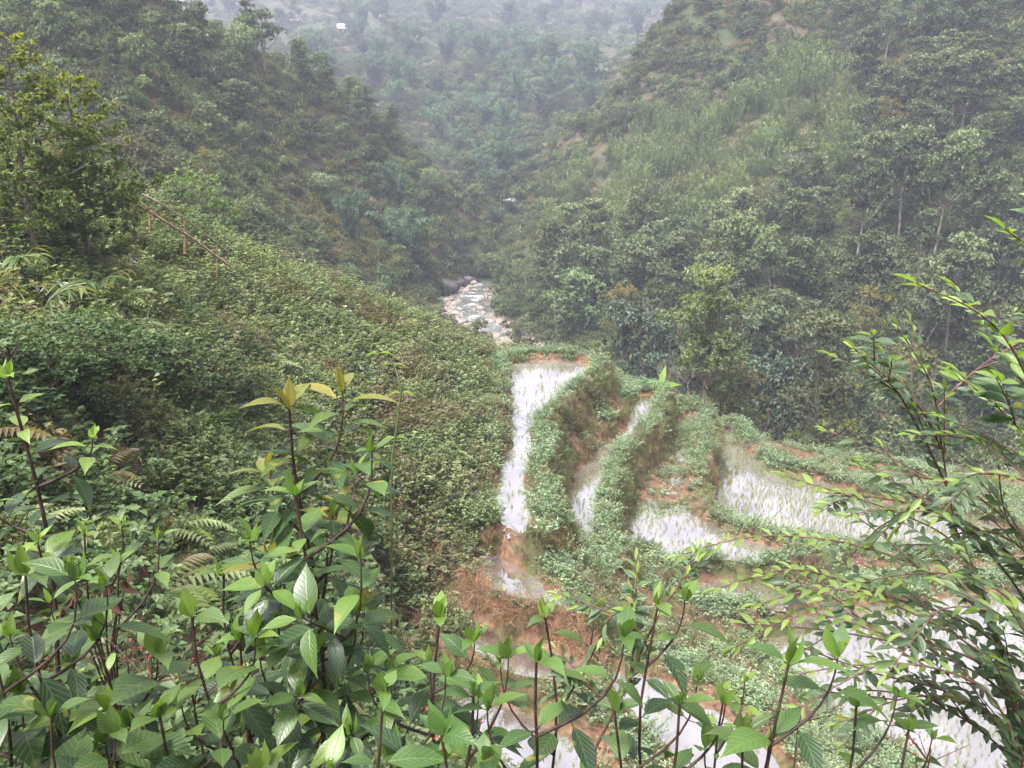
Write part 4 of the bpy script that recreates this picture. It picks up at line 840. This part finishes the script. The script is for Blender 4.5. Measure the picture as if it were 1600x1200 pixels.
# ------------------------------------------------------------------ near trees at the edge of the slope
def near_tree(seed, h, cr, nb=46, skew=0., lw=.12, L=.135, ntip=22):
    r_ = np.random.default_rng(seed); gt = Geo(); gc = Geo()
    u = np.linspace(0, 1, 12)[:, None]; tp = np.concatenate([skew * .25 * u ** 2 + .08 * np.sin(u * 5 + seed), .05 * np.sin(u * 4), u * h * .96], 1); tp[0, 2] = -1.0
    gt.tube(tp, .085 * (1 - .85 * u[:, 0]) + .008, 8)
    for i in range(nb):
        f = lw + (1 - lw) * (i + r_.random()) / nb; t0 = np.array([np.interp(f, u[:, 0], tp[:, q]) for q in range(3)])
        w = (1 - (f - lw) / (1 - lw)) ** .62 * (1 - .25 * max(0, .25 - (f - lw)) / .25) + .05
        a = i * 2.4 + r_.normal(0, .4); ln = cr * w * r_.uniform(.7, 1.1); d = np.array([math.cos(a), math.sin(a), 0]); e = t0 + d * ln + [skew * w * .4, 0, ln * .42]
        v = np.linspace(0, 1, 6)[:, None]; br = t0 * (1 - v) + e * v + np.array([0, 0, -.12 * ln]) * np.sin(v * 3.14) + r_.normal(0, .02, (6, 3)) * v
        gt.tube(br, .022 * (1 - .8 * v[:, 0]) * (.4 + w) + .004, 5)
        k = max(8, int(ntip * w * 1.7)); g_ = r_.uniform(.28, 1.03, k); side = np.array([-d[1], d[0], 0])
        tips = np.stack([np.interp(g_, v[:, 0], br[:, q]) for q in range(3)], -1) + side * (r_.uniform(-1, 1, k) * .36 * ln * (1.15 - g_ * .6))[:, None] + np.array([0, 0, 1]) * r_.uniform(-.03, .07, k)[:, None] * (1 + ln)
        j = r_.integers(0, 6, k)
        for q in range(0, k, 2):
            s0 = br[min(5, int(g_[q] * 4.5))]; gt.tube(np.stack([s0, (s0 + tips[q]) / 2 + [0, 0, -.02], tips[q]]), [.006, .004, .003], 3)
        out = d + side * r_.uniform(-.6, .6, k)[:, None] + np.array([0, 0, .35]); out /= np.linalg.norm(out, axis=1)[:, None]
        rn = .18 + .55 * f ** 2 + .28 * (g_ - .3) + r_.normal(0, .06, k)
        spray(gc, tips, out, 13, L, .36, r_, rn, up=.5, droop=.25, kind='dia', jit=.7)
    return gt.build('trunk', [M['bark']], True), gc.build('crown', [M['nearleaf']])
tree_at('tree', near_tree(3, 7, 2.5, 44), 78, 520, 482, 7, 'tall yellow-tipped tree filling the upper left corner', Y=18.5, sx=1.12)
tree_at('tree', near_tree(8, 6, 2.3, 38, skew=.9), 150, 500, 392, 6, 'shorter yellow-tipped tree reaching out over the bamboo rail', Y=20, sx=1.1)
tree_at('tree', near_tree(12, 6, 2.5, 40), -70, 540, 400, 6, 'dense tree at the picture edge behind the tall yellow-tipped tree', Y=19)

# leafy bushes overhanging the shady hollow
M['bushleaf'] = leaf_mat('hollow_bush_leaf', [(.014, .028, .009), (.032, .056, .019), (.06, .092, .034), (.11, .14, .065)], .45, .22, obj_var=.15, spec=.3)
BUSH = [[(185,600),1.3,1.9],[(262,625),1.3,2.0],[(335,625),1.2,2.0],[(90,610),1.3,1.7],[(395,640),1.0,1.5],[(20,650),1.2,1.9],[(230,560),1.2,1.4],[(130,640),.9,1.6],[(385,560),.9,1.3],[(300,545),.9,1.3]]
BW = ['widest, below the yellow-tipped trees','second widest, over the shady hollow','overhanging the darkest part of the hollow','under the tall yellow-tipped tree','at the downhill end of the hollow','in the darkest corner by the picture edge','behind the widest one','low and small, at the hollow bottom','small and round, on the open slope','small, tucked above the hollow']
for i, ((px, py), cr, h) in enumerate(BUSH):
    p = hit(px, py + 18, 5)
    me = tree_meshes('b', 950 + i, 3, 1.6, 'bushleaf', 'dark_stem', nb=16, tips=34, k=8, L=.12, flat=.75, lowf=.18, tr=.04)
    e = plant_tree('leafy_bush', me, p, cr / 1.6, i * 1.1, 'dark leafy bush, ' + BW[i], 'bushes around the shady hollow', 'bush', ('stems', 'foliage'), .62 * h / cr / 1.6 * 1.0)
# long-leaved ginger plants
M['ginger'] = leaf_mat('ginger_leaf', [(.03, .06, .02), (.06, .11, .035), (.12, .17, .05), (.25, .22, .07)], .38, .3, obj_var=.15, spec=.5)
for i, (px, py, s, w) in enumerate([(105,470,1.0,'under the yellow-tipped trees'),(150,455,.9,'with yellow-edged tips beside the tree trunk'),(60,500,1.1,'in the shadow of the tall tree'),(120,520,.8,'lowest, hanging over the hollow'),(175,440,.7,'smallest, next to the brown weeds'),(30,430,1.0,'behind the tall trunk')]):
    r_ = np.random.default_rng(700 + i); p = hit(px, py + 25, 5); e = tag(empty('ginger_plant', p), 'ginger-like plant with long hanging leaves, ' + w, 'plant', 'long-leaved plants under the trees'); gs = Geo(); gl = Geo()
    for k in range(9):
        a = r_.random() * 6.283; d = np.array([math.cos(a), math.sin(a), 0]); u = np.linspace(0, 1, 7)[:, None]; q = d * u ** 1.6 * .8 * s + np.array([0, 0, 1.2 * s]) * (u - .35 * u ** 3); gs.tube(q, .012, 4)
        for z in range(2, 7):
            for sg in (-1, 1):
                side = np.array([-d[1], d[0], 0]) * sg
                gl.leaves(q[z:z+1], (side * .7 + d * .6 + [0, 0, -.1])[None], (np.array([0, 0, 1.]) + d * .3)[None], r_.uniform(.26, .4) * s, .065 * s, 'lance', droop=.45)
    link('stems', gs.build('stems', [M['culm']], True), e); link('foliage', gl.build('foliage', [M['ginger']], True), e)

# bamboo rail across the slope: two long poles, posts
M['pole'] = solid_mat('weathered_bamboo', [(.13, .08, .045), (.25, .155, .095), (.36, .25, .18)], 9, .55, .3, stretch=(1, 1, 1))
M['pole2'] = solid_mat('grey_bamboo', [(.12, .08, .06), (.24, .17, .13), (.34, .27, .22)], 9, .6, .3)
def pole(name, pts, r, mat, label, group=None):
    pts = np.array(pts); o0 = pts[0].copy(); g = Geo(); n = 40; u = np.linspace(0, len(pts) - 1, n); q = np.stack([np.interp(u, range(len(pts)), pts[:, k]) for k in range(3)], -1) - o0
    rr_ = r * (1 + .14 * (np.arange(n) % 4 == 0)) * np.linspace(1.1, .85, n); g.tube(q, rr_, 8)
    return tag(link(name, g.build(name, [M[mat]], True), loc=o0), label, 'pole', group)
A = [at(*c) for c in [(205,315,24.0),(240,335,24.6),(300,372,25.4),(365,420,26.2)]]
pole('bamboo_pole', A, .042, 'pole', 'thick reddish bamboo pole lying down the slope, lower of the two')
A2 = [at(*c) for c in [(208,296,25.0),(248,316,25.2),(300,350,26.0),(362,398,27.0)]]
pole('bamboo_pole', A2, .026, 'pole2', 'thinner greyish bamboo pole, upper of the two')
for i, (px, t, b, Y, w, r) in enumerate([(234,332,345,24.8,'short one at the uphill end',.032),(289,344,378,25.8,'thickest, in the middle',.045),(339,380,415,26.7,'thin tall one at the downhill end',.024)]):
    a = at(px, b + 18, Y); c = at(px, t, Y); pole('bamboo_post', [a, (a + c) / 2 + [.01, 0, 0], c], r, 'pole', 'upright bamboo post of the rail, ' + w, 'posts of the bamboo rail')

# ------------------------------------------------------------------ plants just below the viewpoint
M['fg'] = leaf_mat('broad_leaf', [(.011, .026, .014), (.017, .038, .018), (.025, .054, .021), (.052, .10, .024), (.14, .22, .04)], .38, .3, tcol=(1.9, 2.3, .7), obj_var=.2, hue=.014, vein=True, spec=.7)
M['fgorange'] = leaf_mat('young_leaf', [(.022, .05, .022), (.04, .085, .026), (.09, .14, .03), (.24, .20, .045), (.42, .19, .07)], .36, .34, tcol=(1.8, 1.8, .8), obj_var=.05, hue=.005, vein=True, spec=.6)
M['fglance'] = leaf_mat('narrow_leaf', [(.04, .07, .04), (.06, .10, .055), (.09, .14, .07), (.13, .19, .055), (.19, .27, .06)], .42, .34, tcol=(1.9, 2.2, .7), obj_var=.08, hue=.01, vein=True, spec=.55)
M['redstem'] = solid_mat('reddish_stem', [(.045, .025, .02), (.10, .05, .04), (.17, .095, .07)], 30, .55, .2)
M['berry'] = solid_mat('red_berry', [(.20, .012, .018), (.32, .02, .03)], 20, .35, .05, spec=.5)
M['dead'] = leaf_mat('dead_leaf', [(.035, .018, .012), (.07, .035, .02), (.12, .06, .035)], .8, .1, tcol=(1, 1, 1), obj_var=.1)
def groundz(x, y): return float(ground(np.array([x]), np.array([y]))[0])
def shoot_leaves(gs, gl, pts, r_, L0, asp, n, f0, kind='oval', bright=1.0, m=0, top=True, el0=.15, pair=True, drp=.34):
    """opposite pairs of leaves along a stem, turned a right angle from node to node; smaller, brighter and steeper to the tip"""
    s = np.concatenate([[0], np.cumsum(np.linalg.norm(np.diff(pts, axis=0), axis=1))]); T_ = s[-1]
    ph = r_.random() * 3.14; nodes = f0 + (1 - f0) * np.linspace(0, 1, n) ** .85
    for i, f in enumerate(nodes):
        c = np.array([np.interp(f * T_, s, pts[:, q]) for q in range(3)]); c2 = np.array([np.interp(min(1, f + .05) * T_, s, pts[:, q]) for q in range(3)]); c0 = np.array([np.interp(max(0, f - .05) * T_, s, pts[:, q]) for q in range(3)])
        ax = c2 - c0; ax /= np.linalg.norm(ax) + 1e-9; a0 = np.cross(ax, [0.3, 1, .1]); a0 /= np.linalg.norm(a0); b0 = np.cross(ax, a0)
        ph += 1.57 + r_.normal(0, .15)
        last = i == n - 1; k = 2
        for q in range(k):
            t = ph + q * 3.1416 + r_.normal(0, .14); side = math.cos(t) * a0 + math.sin(t) * b0
            up_ = (.75 if last else el0 + .3 * f) + r_.normal(0, .12); d = side + ax * up_ + np.array([0, 0, -.12 * (1 - f)]); d /= np.linalg.norm(d)
            l = L0 * 1.05 * (.8 if last else (.72 + .5 * math.sin(min(1, (1 - f) * 2.2 + .25) * 1.57))) * r_.uniform(.6, 1.22)
            pet = c + d * l * .16; gs.tube(np.stack([c, (c + pet) / 2, pet]), .0016, 4, .5)
            nr = np.array([0, 0, 1.]) + ax * .4 + r_.normal(0, .18, 3)
            rn = np.clip((.10 + .30 * f + (.45 if i >= n - 2 else (.22 if i >= n - 3 else 0))) * bright + r_.normal(0, .07), 0, 1)
            gl.leaves(pet[None], (d + np.array([0, 0, -.05]))[None], nr[None], l, l * asp * r_.uniform(.85, 1.1), kind, rnd=np.array([rn]), m=m, fold=.07, droop=drp * r_.uniform(.3, 2.1))
    if top:    # the youngest leaves stand upright at the tip
        c = pts[-1]
        for q in range(3): 
            d = runit(1, r_)[0] * .45 + np.array([0, 0, 1]); l = L0 * r_.uniform(.4, .85); gl.leaves(c[None], d[None], runit(1, r_), l, l * asp * .8, kind, rnd=np.array([min(1, .92 * bright)]), m=m, droop=.1)
def shrub_fg(px, py, Y, label, seed, L0=.10, asp=.52, n=8, branches=3, blen=.45, kind='oval', mat='fg', bright=1.0, leafy=.75, lean=0., spread=.5, name='leafy_shrub', cat='shrub', stemr=.0042, stem='dark_stem', group=None, low=.12, sub=0):
    r_ = np.random.default_rng(seed); tip = at(px, py, Y); bx, by = tip[0] - lean, tip[1] + r_.uniform(-.05, .1); bz = groundz(bx, by)
    e = tag(empty(name, (bx, by, bz)), label, cat, group); gs = Geo(); gl = Geo()
    H = tip[2] - bz; u = np.linspace(0, 1, 14)[:, None]; top = tip - np.array([bx, by, bz])
    st_ = top * np.concatenate([u ** 1.3, u ** 1.2, u], 1) + np.array([.045, .02, 0]) * np.sin(u * r_.uniform(5, 10) + seed) * (1 - u) * u * 4; st_[0, 2] -= .1
    gs.tube(st_, stemr * (1.5 - u[:, 0]) + .001, 7)
    leafspan = min(.9, leafy / H); shoot_leaves(gs, gl, st_, r_, L0, asp, n, 1 - leafspan, kind, bright)
    for b in range(branches):
        f = 1 - leafspan * (low + (.92 - low) * (b + r_.random() * .8) / max(1, branches)) - .04; s0 = np.array([np.interp(f, u[:, 0], st_[:, q]) for q in range(3)])
        a = b * 2.4 + r_.random() * 1.2; ln = blen * r_.uniform(.65, 1.15); d = np.array([math.cos(a) * spread, math.sin(a) * spread * .8, .85]); v = np.linspace(0, 1, 7)[:, None]
        q = s0 + d * ln * v + np.array([d[0], d[1], -.25]) * .3 * ln * np.sin(v * 3.1); gs.tube(q, stemr * .7 * (1.2 - v[:, 0]) + .001, 6)
        shoot_leaves(gs, gl, q, r_, L0 * r_.uniform(.8, 1.05), asp, max(3, int(n * .55)), .25, kind, bright)
        for c in range(sub):
            s1 = q[2 + c]; a2 = a + r_.choice([-1, 1]) * 1.2; d2 = np.array([math.cos(a2) * .7, math.sin(a2) * .6, .6]); w = s1 + d2 * ln * .55 * v; gs.tube(w, stemr * .5 * (1.1 - v[:, 0]) + .001, 5); shoot_leaves(gs, gl, w, r_, L0 * .85, asp, 4, .3, kind, bright)
    link('stem', gs.build('stem', [M[stem]], True), e); link('foliage', gl.build('foliage', [M[mat]], True), e); return e
shrub_fg(452, 640, 2.3, 'tallest dark-stemmed shrub with orange-tinted young leaves at its tip', 21, L0=.135, asp=.33, n=16, branches=8, blen=.34, leafy=1.25, mat='fgorange', kind='oval', bright=.72, spread=.42, stemr=.006, low=.12)
shrub_fg(462, 775, 1.95, 'broad-leaved shrub standing in front of the tall orange-tipped one', 22, L0=.105, asp=.5, n=8, branches=6, blen=.36, leafy=.9, spread=.55, stemr=.0055, low=.05, sub=1)
SH_ = [ # tip px, py, depth, label, seed, leaf, branches, bright
 (688,965,1.9,'bushy shoot with three tips between the tall shrub and the paddy strip',31,.095,5,1.0,.5),
 (852,965,2.1,'slim shoot with a pair of upright bright leaves over the straw bank',32,.10,3,1.05,.5),
 (838,1035,1.6,'shoot with a large pale upright leaf, low in the middle',33,.098,4,1.0,.5),
 (1028,945,1.9,'tall bare-stemmed shoot topped by one upright leaf',34,.09,1,1.05,.5),
 (1132,1085,2.2,'small yellow-leaved shoot beside the flooded paddy',35,.06,1,1.6,.45),
 (1232,1040,1.6,'shoot crowned by a star of long bright leaves before the front paddy',36,.115,3,1.0,.5),
 (1338,1105,1.75,'shorter shoot under the arching branches',37,.09,3,.95,.5),
 (1062,1100,1.6,'low shoot with folded leaves at the bottom edge',38,.095,4,1.0,.5),
 (960,1110,1.8,'low bushy shoot between the two bare stems',39,.09,3,.95,.5),
 (300,965,1.75,'shrub with round pale upper leaves beside the red berries',40,.11,4,1.0,.55),
 (375,1000,1.9,'leaning shoot on a long dark stem before the tall shrub',41,.10,3,.95,.5),
 (132,835,2.3,'thin shoot with a single upright leaf over the shady herbs',42,.075,2,1.1,.5),
 (40,900,1.7,'shoot with long drooping leaves by the picture edge',43,.11,4,.95,.45),
 (185,885,2.2,'shoot with bright narrow leaves above the dead leaves',44,.09,4,1.05,.34),
 (150,1000,1.75,'wide dark shrub with very broad leaves low in the corner',45,.125,5,.9,.6),
 (-30,980,1.6,'broad-leaved shrub cut by the picture edge',46,.115,5,.9,.55),
 (600,1080,1.6,'dense low shrub at the bottom under the tall one',48,.10,5,.9,.55),
 (740,1090,1.7,'dense low shrub beneath the three-tipped shoot',49,.10,5,.9,.55),
 (250,1120,1.6,'spreading shrub with grey-green leaves along the bottom edge',52,.11,5,.85,.55),
 (80,1120,1.5,'low shrub with heavy leaves in the bottom corner',54,.12,4,.85,.6),
 (1160,1150,1.6,'small dark shoot at the bottom edge before the paddy',55,.09,3,.95,.5),
 (1420,1140,1.8,'small shoot under the tangle of bare twigs',56,.08,3,.95,.5),
 (690,1150,1.45,'drooping-leaved shoot at the very bottom',57,.10,3,.85,.55),
 (350,900,2.2,'thin shoot left of the tall dark stem',58,.085,3,1.0,.45),
]
for (px, py, Y, lab, sd_, L0, br, bri, asp) in SH_:
    shrub_fg(px, py, Y, lab, sd_, L0=L0, asp=asp, n=5 if br < 2 else 4, branches=max(1, br - 1), blen=.27, leafy=.6 if br > 1 else .45, bright=bri, spread=.62, lean=rng.uniform(-.12, .12), mat='fg', low=.2)
# yellow-green shoots at the picture edge
shrub_fg(12, 592, 2.4, 'upright plant with yellow-green leaves on a dark stem at the picture edge', 60, L0=.085, asp=.5, n=12, branches=4, blen=.2, leafy=1.0, bright=1.5, spread=1.1, stemr=.007)
# dead curled leaves, red berries, tendril
e = tag(empty('dead_leaf_stem', at(150, 960, 2.1)), 'stem hung with shrivelled dark brown leaves among green shoots', 'dead leaves'); g = Geo(); gl = Geo(); r_ = np.random.default_rng(5)
bz = groundz(*at(150, 960, 2.1)[:2]) - at(150, 960, 2.1)[2]
for (dx, dz) in [(-.09, .02), (-.05, .08), (.0, .04), (.04, .09), (.07, .05), (.1, .12), (-.02, -.02)]:
    g.tube([[.02, .03, bz], [.01, .02, -.4], [dx * .4, 0, -.1], [dx, 0, dz]], [.005, .004, .003, .002], 5)
    for q in range(3): gl.leaves([[dx, r_.normal(0, .01), dz - .01 * q]], [[r_.normal(0, .25), r_.normal(0, .2), -1]], runit(1, r_), r_.uniform(.035, .055), .013, 'oval', fold=.5, droop=.6)
link('stem', g.build('stem', [M['dark_stem']], True), e); link('foliage', gl.build('foliage', [M['dead']], True), e)
def ico(g, c, r, m=0):
    t = (1 + 5 ** .5) / 2; v = np.array([[-1,t,0],[1,t,0],[-1,-t,0],[1,-t,0],[0,-1,t],[0,1,t],[0,-1,-t],[0,1,-t],[t,0,-1],[t,0,1],[-t,0,-1],[-t,0,1]]); v = v / np.linalg.norm(v[0]) * r + c
    g.add(v, np.array([[0,11,5],[0,5,1],[0,1,7],[0,7,10],[0,10,11],[1,5,9],[5,11,4],[11,10,2],[10,7,6],[7,1,8],[3,9,4],[3,4,2],[3,2,6],[3,6,8],[3,8,9],[4,9,5],[2,4,11],[6,2,10],[8,6,7],[9,8,1]]), .5, None, m)
def berries(px, py, Y, label, seed, n=7, s=.16):
    r_ = np.random.default_rng(seed); p = at(px, py, Y); bz = groundz(p[0], p[1]) - p[2]; e = tag(empty('berry_stem', p), label, 'berry plant', None); g = Geo(); gb = Geo()
    g.tube([[0, 0, bz], [.02, .02, bz * .4], [0, 0, -.1], [0, 0, 0]], [.005, .004, .003, .002], 5)
    for i in range(n):
        d = runit(1, r_)[0]; d[2] = abs(d[2]) * .7; d[1] *= .5; b = d * s * r_.uniform(.5, 1.1); g.tube([[0, 0, -.05], b * .6 + [0, 0, -.02], b], [.002, .0015, .001], 4)
        for q in range(r_.integers(1, 4)): ico(gb, b + r_.normal(0, .008, 3), r_.uniform(.0022, .004))
    link('stem', g.build('stem', [M['redstem']], True), e); link('berries', gb.build('berries', [M['berry']], True), e)
for i, a in enumerate([(235,1045,2.0,'widest spray of small red berries between the corner shrubs',9),(195,1010,2.1,'dense cluster of dark red berries beside the dead leaves',7),(300,1075,1.9,'loose red berry spray under the grey-green leaves',6),(385,1110,1.9,'small red berry spray before the tall dark stem',5),(700,1140,1.9,'few red berries under the three-tipped shoot',5),(1455,1170,2.1,'red seed spray under the bare twigs',7),(1250,1110,2.4,'reddish seed spray beside the star of bright leaves',9)]):
    berries(a[0], a[1], a[2], a[3], 80 + i, a[4])
# tendril curling over the slope
p = at(625, 690, 2.6); q = np.array([at(*c) for c in [(612,720,2.6),(622,650,2.6),(627,610,2.6),(618,575,2.62),(603,555,2.62),(588,550,2.6)]]); o0 = q[0].copy(); g = Geo(); bz = groundz(o0[0], o0[1]) 
uu = np.linspace(0, 5, 30); qq = np.stack([np.interp(uu, range(6), q[:, k]) for k in range(3)], -1); qq = np.concatenate([[[o0[0] - .1, o0[1], bz]], qq]) - [o0[0], o0[1], bz]
e = tag(empty('climbing_tendril', (o0[0], o0[1], bz)), 'pale green tendril curling above the weedy slope', 'vine'); g.tube(qq, np.linspace(.004, .0018, len(qq)), 5); link('stem', g.build('stem', [M['culm']], True), e)
gl = Geo()
for c in (4, 12, 20, 28): gl.leaves(np.repeat(qq[c][None], 2, 0), [[1, .2, .1], [-1, .1, .1]], [[0, 0, 1.], [0, 0, 1.]], .05, .012, 'lance', rnd=np.array([.9, .8]), droop=.5)
link('foliage', gl.build('foliage', [M['fglance']], True), e)

# ------------------------------------------------------------------ arching shrub with two-ranked narrow leaves
def curve(pts, n=26):
    P_ = np.array(pts); k = len(P_); u = np.linspace(0, k - 1, n); out = []
    for q in u:
        i = min(int(q), k - 2); t = q - i; p0, p1, p2, p3 = P_[max(0, i - 1)], P_[i], P_[i + 1], P_[min(k - 1, i + 2)]
        out.append(.5 * ((2 * p1) + (-p0 + p2) * t + (2 * p0 - 5 * p1 + 4 * p2 - p3) * t * t + (-p0 + 3 * p1 - 3 * p2 + p3) * t ** 3))
    return np.array(out)
def ranked(gs, gl, pts, r_, L0, sp, f0=.2, r=.004, asp=.27, bright=1.0, twigs=0, hang=.45, tl=.3):
    n = len(pts); gs.tube(pts, r * np.linspace(1, .3, n) + .0008, 6)
    s = np.concatenate([[0], np.cumsum(np.linalg.norm(np.diff(pts, axis=0), axis=1))]); T_ = s[-1]; x = f0 * T_; sg = 1
    tg = np.gradient(pts, axis=0); tg /= np.linalg.norm(tg, axis=1)[:, None]
    while x < T_:
        f = x / T_; c = np.array([np.interp(x, s, pts[:, q]) for q in range(3)]); t = np.array([np.interp(x, s, tg[:, q]) for q in range(3)]); side = np.cross(t, [0, 0, 1.]); side /= np.linalg.norm(side) + 1e-6
        if r_.random() < .9:
            d = side * sg * .8 + t * .65 + np.array([0, 0, -hang * (1 - f) + .12 * f]) + r_.normal(0, .1, 3); l = L0 * r_.uniform(.75, 1.15) * (1 if f < .85 else .75)
            gl.leaves(c[None], d[None], (np.array([0, -.45, .8]) + side * sg * -.15 + r_.normal(0, .3, 3))[None], l, l * asp, 'lance', rnd=np.array([np.clip((.12 + .25 * f + (.5 if f > .86 else 0) + (.18 if f > .7 else 0)) * bright + r_.normal(0, .09), 0, 1)]), fold=.1, droop=.22)
        sg = -sg; x += sp * r_.uniform(.8, 1.2)
    gl.leaves(pts[-1:], tg[-1:] + [[0, 0, .1]], np.array([[0, 0, 1.]]), L0 * .8, L0 * .2, 'lance', rnd=np.array([.95]))
    for i in range(twigs):
        f = r_.uniform(.2, .88); k = int(f * (n - 1)); t = tg[k]; side = np.cross(t, [0, 0, 1.]) * r_.choice([-1, 1]); d = t * .8 + side * .7 + [0, 0, r_.uniform(-.05, .35)]; d /= np.linalg.norm(d); ln = tl * r_.uniform(.5, 1.1)
        v = np.linspace(0, 1, 9)[:, None]; ranked(gs, gl, pts[k] + d * ln * v + np.array([0, 0, -.12 * ln]) * v ** 2, r_, L0 * .85, sp * .85, .12, r * .45, asp, bright, 0, hang)
ARCH = [ # photo points (px, py, depth) from the base to the tip
 [(1580,1180,2.3),(1560,1000,2.35),(1500,850,2.4),(1470,690,2.4),(1455,600,2.4),(1402,510,2.4)],
 [(1470,700,2.4),(1440,640,2.38),(1390,595,2.35),(1335,545,2.3)],
 [(1480,760,2.4),(1430,660,2.4),(1400,610,2.35),(1358,572,2.3)],
 [(1462,640,2.4),(1500,600,2.45),(1550,560,2.5),(1620,520,2.5)],
 [(1660,900,2.3),(1640,700,2.2),(1590,560,2.15),(1530,490,2.1),(1432,443,2.05)],
 [(1680,800,2.2),(1660,600,2.1),(1640,470,2.1),(1620,400,2.1),(1570,358,2.1)],
 [(1700,900,2.2),(1640,760,2.1),(1600,680,2.1),(1540,620,2.1),(1498,592,2.1)],
 [(1600,1150,2.2),(1560,1000,2.2),(1500,860,2.25),(1400,800,2.3),(1230,745,2.35)],
 [(1600,1100,2.2),(1550,980,2.2),(1460,900,2.2),(1330,850,2.2),(1180,838,2.2),(1062,868,2.2)],
 [(1620,1180,2.1),(1550,1040,2.1),(1430,960,2.1),(1300,920,2.15),(1180,945,2.2)],
 [(1630,1150,2.3),(1540,1060,2.3),(1420,1010,2.3),(1290,985,2.3),(1165,975,2.3)],
 [(1600,1180,2.0),(1540,1080,2.0),(1440,1040,2.0),(1330,1040,2.05),(1240,1055,2.1)],
 [(1640,1000,2.4),(1560,880,2.4),(1460,800,2.4),(1350,775,2.4),(1290,770,2.4)],
 [(1640,900,2.2),(1580,820,2.2),(1500,760,2.2),(1420,740,2.2),(1380,700,2.25)],
 [(1680,820,2.0),(1620,760,2.0),(1540,740,2.0),(1460,760,2.0),(1400,830,2.05)],
 [(1640,1050,2.1),(1580,940,2.1),(1500,900,2.1),(1420,900,2.15),(1330,940,2.2)],
 [(1680,1000,2.3),(1620,880,2.3),(1540,830,2.3),(1460,850,2.3),(1390,900,2.3)],
 [(1660,1150,1.9),(1620,1020,1.9),(1560,960,1.95),(1480,950,2.0),(1410,990,2.0)],
 [(1700,950,2.1),(1650,800,2.1),(1600,720,2.15),(1550,690,2.2),(1480,680,2.2)],
 [(1680,1150,2.3),(1650,1000,2.3),(1610,880,2.3),(1570,800,2.3),(1560,720,2.3)],
 [(1600,1200,2.4),(1500,1120,2.4),(1380,1080,2.4),(1270,1090,2.45)],
 [(1600,1180,2.2),(1520,1100,2.2),(1420,1090,2.2),(1310,1130,2.2)],
 [(1640,1080,2.3),(1520,980,2.3),(1380,930,2.3),(1240,890,2.3),(1120,920,2.35)],
 [(1640,1120,2.1),(1520,1030,2.1),(1380,990,2.1),(1260,960,2.15),(1150,1010,2.2)],
 [(1620,1180,2.4),(1500,1090,2.4),(1360,1050,2.4),(1250,1010,2.4)],
 [(1650,960,2.35),(1560,850,2.35),(1450,800,2.35),(1380,820,2.4),(1320,880,2.4)],

]
def arch_shrub(name, label, arcs, base, seed, L0=.074):
    r_ = np.random.default_rng(seed); b = at(*base); b[2] = groundz(b[0], b[1]); e = tag(empty(name, b), label, 'shrub'); gs = Geo(); gl = Geo()
    for i, a in enumerate(arcs):
        q = curve([at(*c) for c in a]) - b
        if a[0][1] > 780 or i > 4:   # carry the branch down into the root crown
            r0 = np.array([r_.normal(0, .08), r_.normal(0, .05), 0]); q = np.concatenate([curve([r0, (r0 * .4 + q[0] * .6) + [0, 0, .05], q[0]], 8)[:-1], q]); f0 = .45
        else: f0 = .12
        ranked(gs, gl, q, r_, L0 * r_.uniform(.8, 1.1), .025, f0, .0036, .32, .85, twigs=5 if i > 6 else 3, tl=.30)
    for i in range(46):   # bare lower twigs
        k = r_.random(); s0 = np.array([r_.normal(0, .1), r_.normal(0, .06), (.2 + 1.2 * k)]); d = np.array([r_.uniform(-1, .15), r_.uniform(-.3, .3), r_.uniform(-.1, .8)]); v = np.linspace(0, 1, 6)[:, None]
        gs.tube(s0 + d * v * r_.uniform(.4, .9) + np.array([0, 0, -.2]) * v ** 2, np.linspace(.004, .001, 6), 4)
    link('stems', gs.build('stems', [M['redstem']], True), e); link('foliage', gl.build('foliage', [M['fglance']], True), e)
arch_shrub('arching_shrub', 'wide shrub with arching branches of narrow paired leaves over the front paddy', ARCH[:4] + ARCH[7:], (1640, 1200, 2.35), 70)
arch_shrub('arching_shrub', 'bright-tipped branches of narrow leaves reaching in from the picture edge', ARCH[4:7], (1800, 1000, 2.2), 71, .095)
# slender rising twig of the same kind in the middle
e_b = at(940, 1180, 2.1); e_b[2] = groundz(e_b[0], e_b[1]); e = tag(empty('slender_shrub', e_b), 'slender reddish shoot with small narrow leaves rising past the paddy banks', 'shrub'); gs = Geo(); gl = Geo(); r_ = np.random.default_rng(77)
for a in [[(930,1170,2.1),(975,1080,2.1),(1030,960,2.1),(1090,880,2.1),(1060,872,2.1)][:4], [(985,1065,2.1),(990,980,2.1),(985,930,2.12)], [(1010,1000,2.1),(960,960,2.05),(940,1000,2.05)], [(960,1110,2.1),(900,1060,2.1),(880,1090,2.1)]]:
    q = curve([at(*c) for c in a]) - e_b
    if a[0][1] > 1150: q = np.concatenate([[[0, 0, 0]], q])
    ranked(gs, gl, q, r_, .06, .022, .3, .004, .3, 1.1, twigs=4, tl=.2)
link('stems', gs.build('stems', [M['redstem']], True), e); link('foliage', gl.build('foliage', [M['fglance']], True), e)
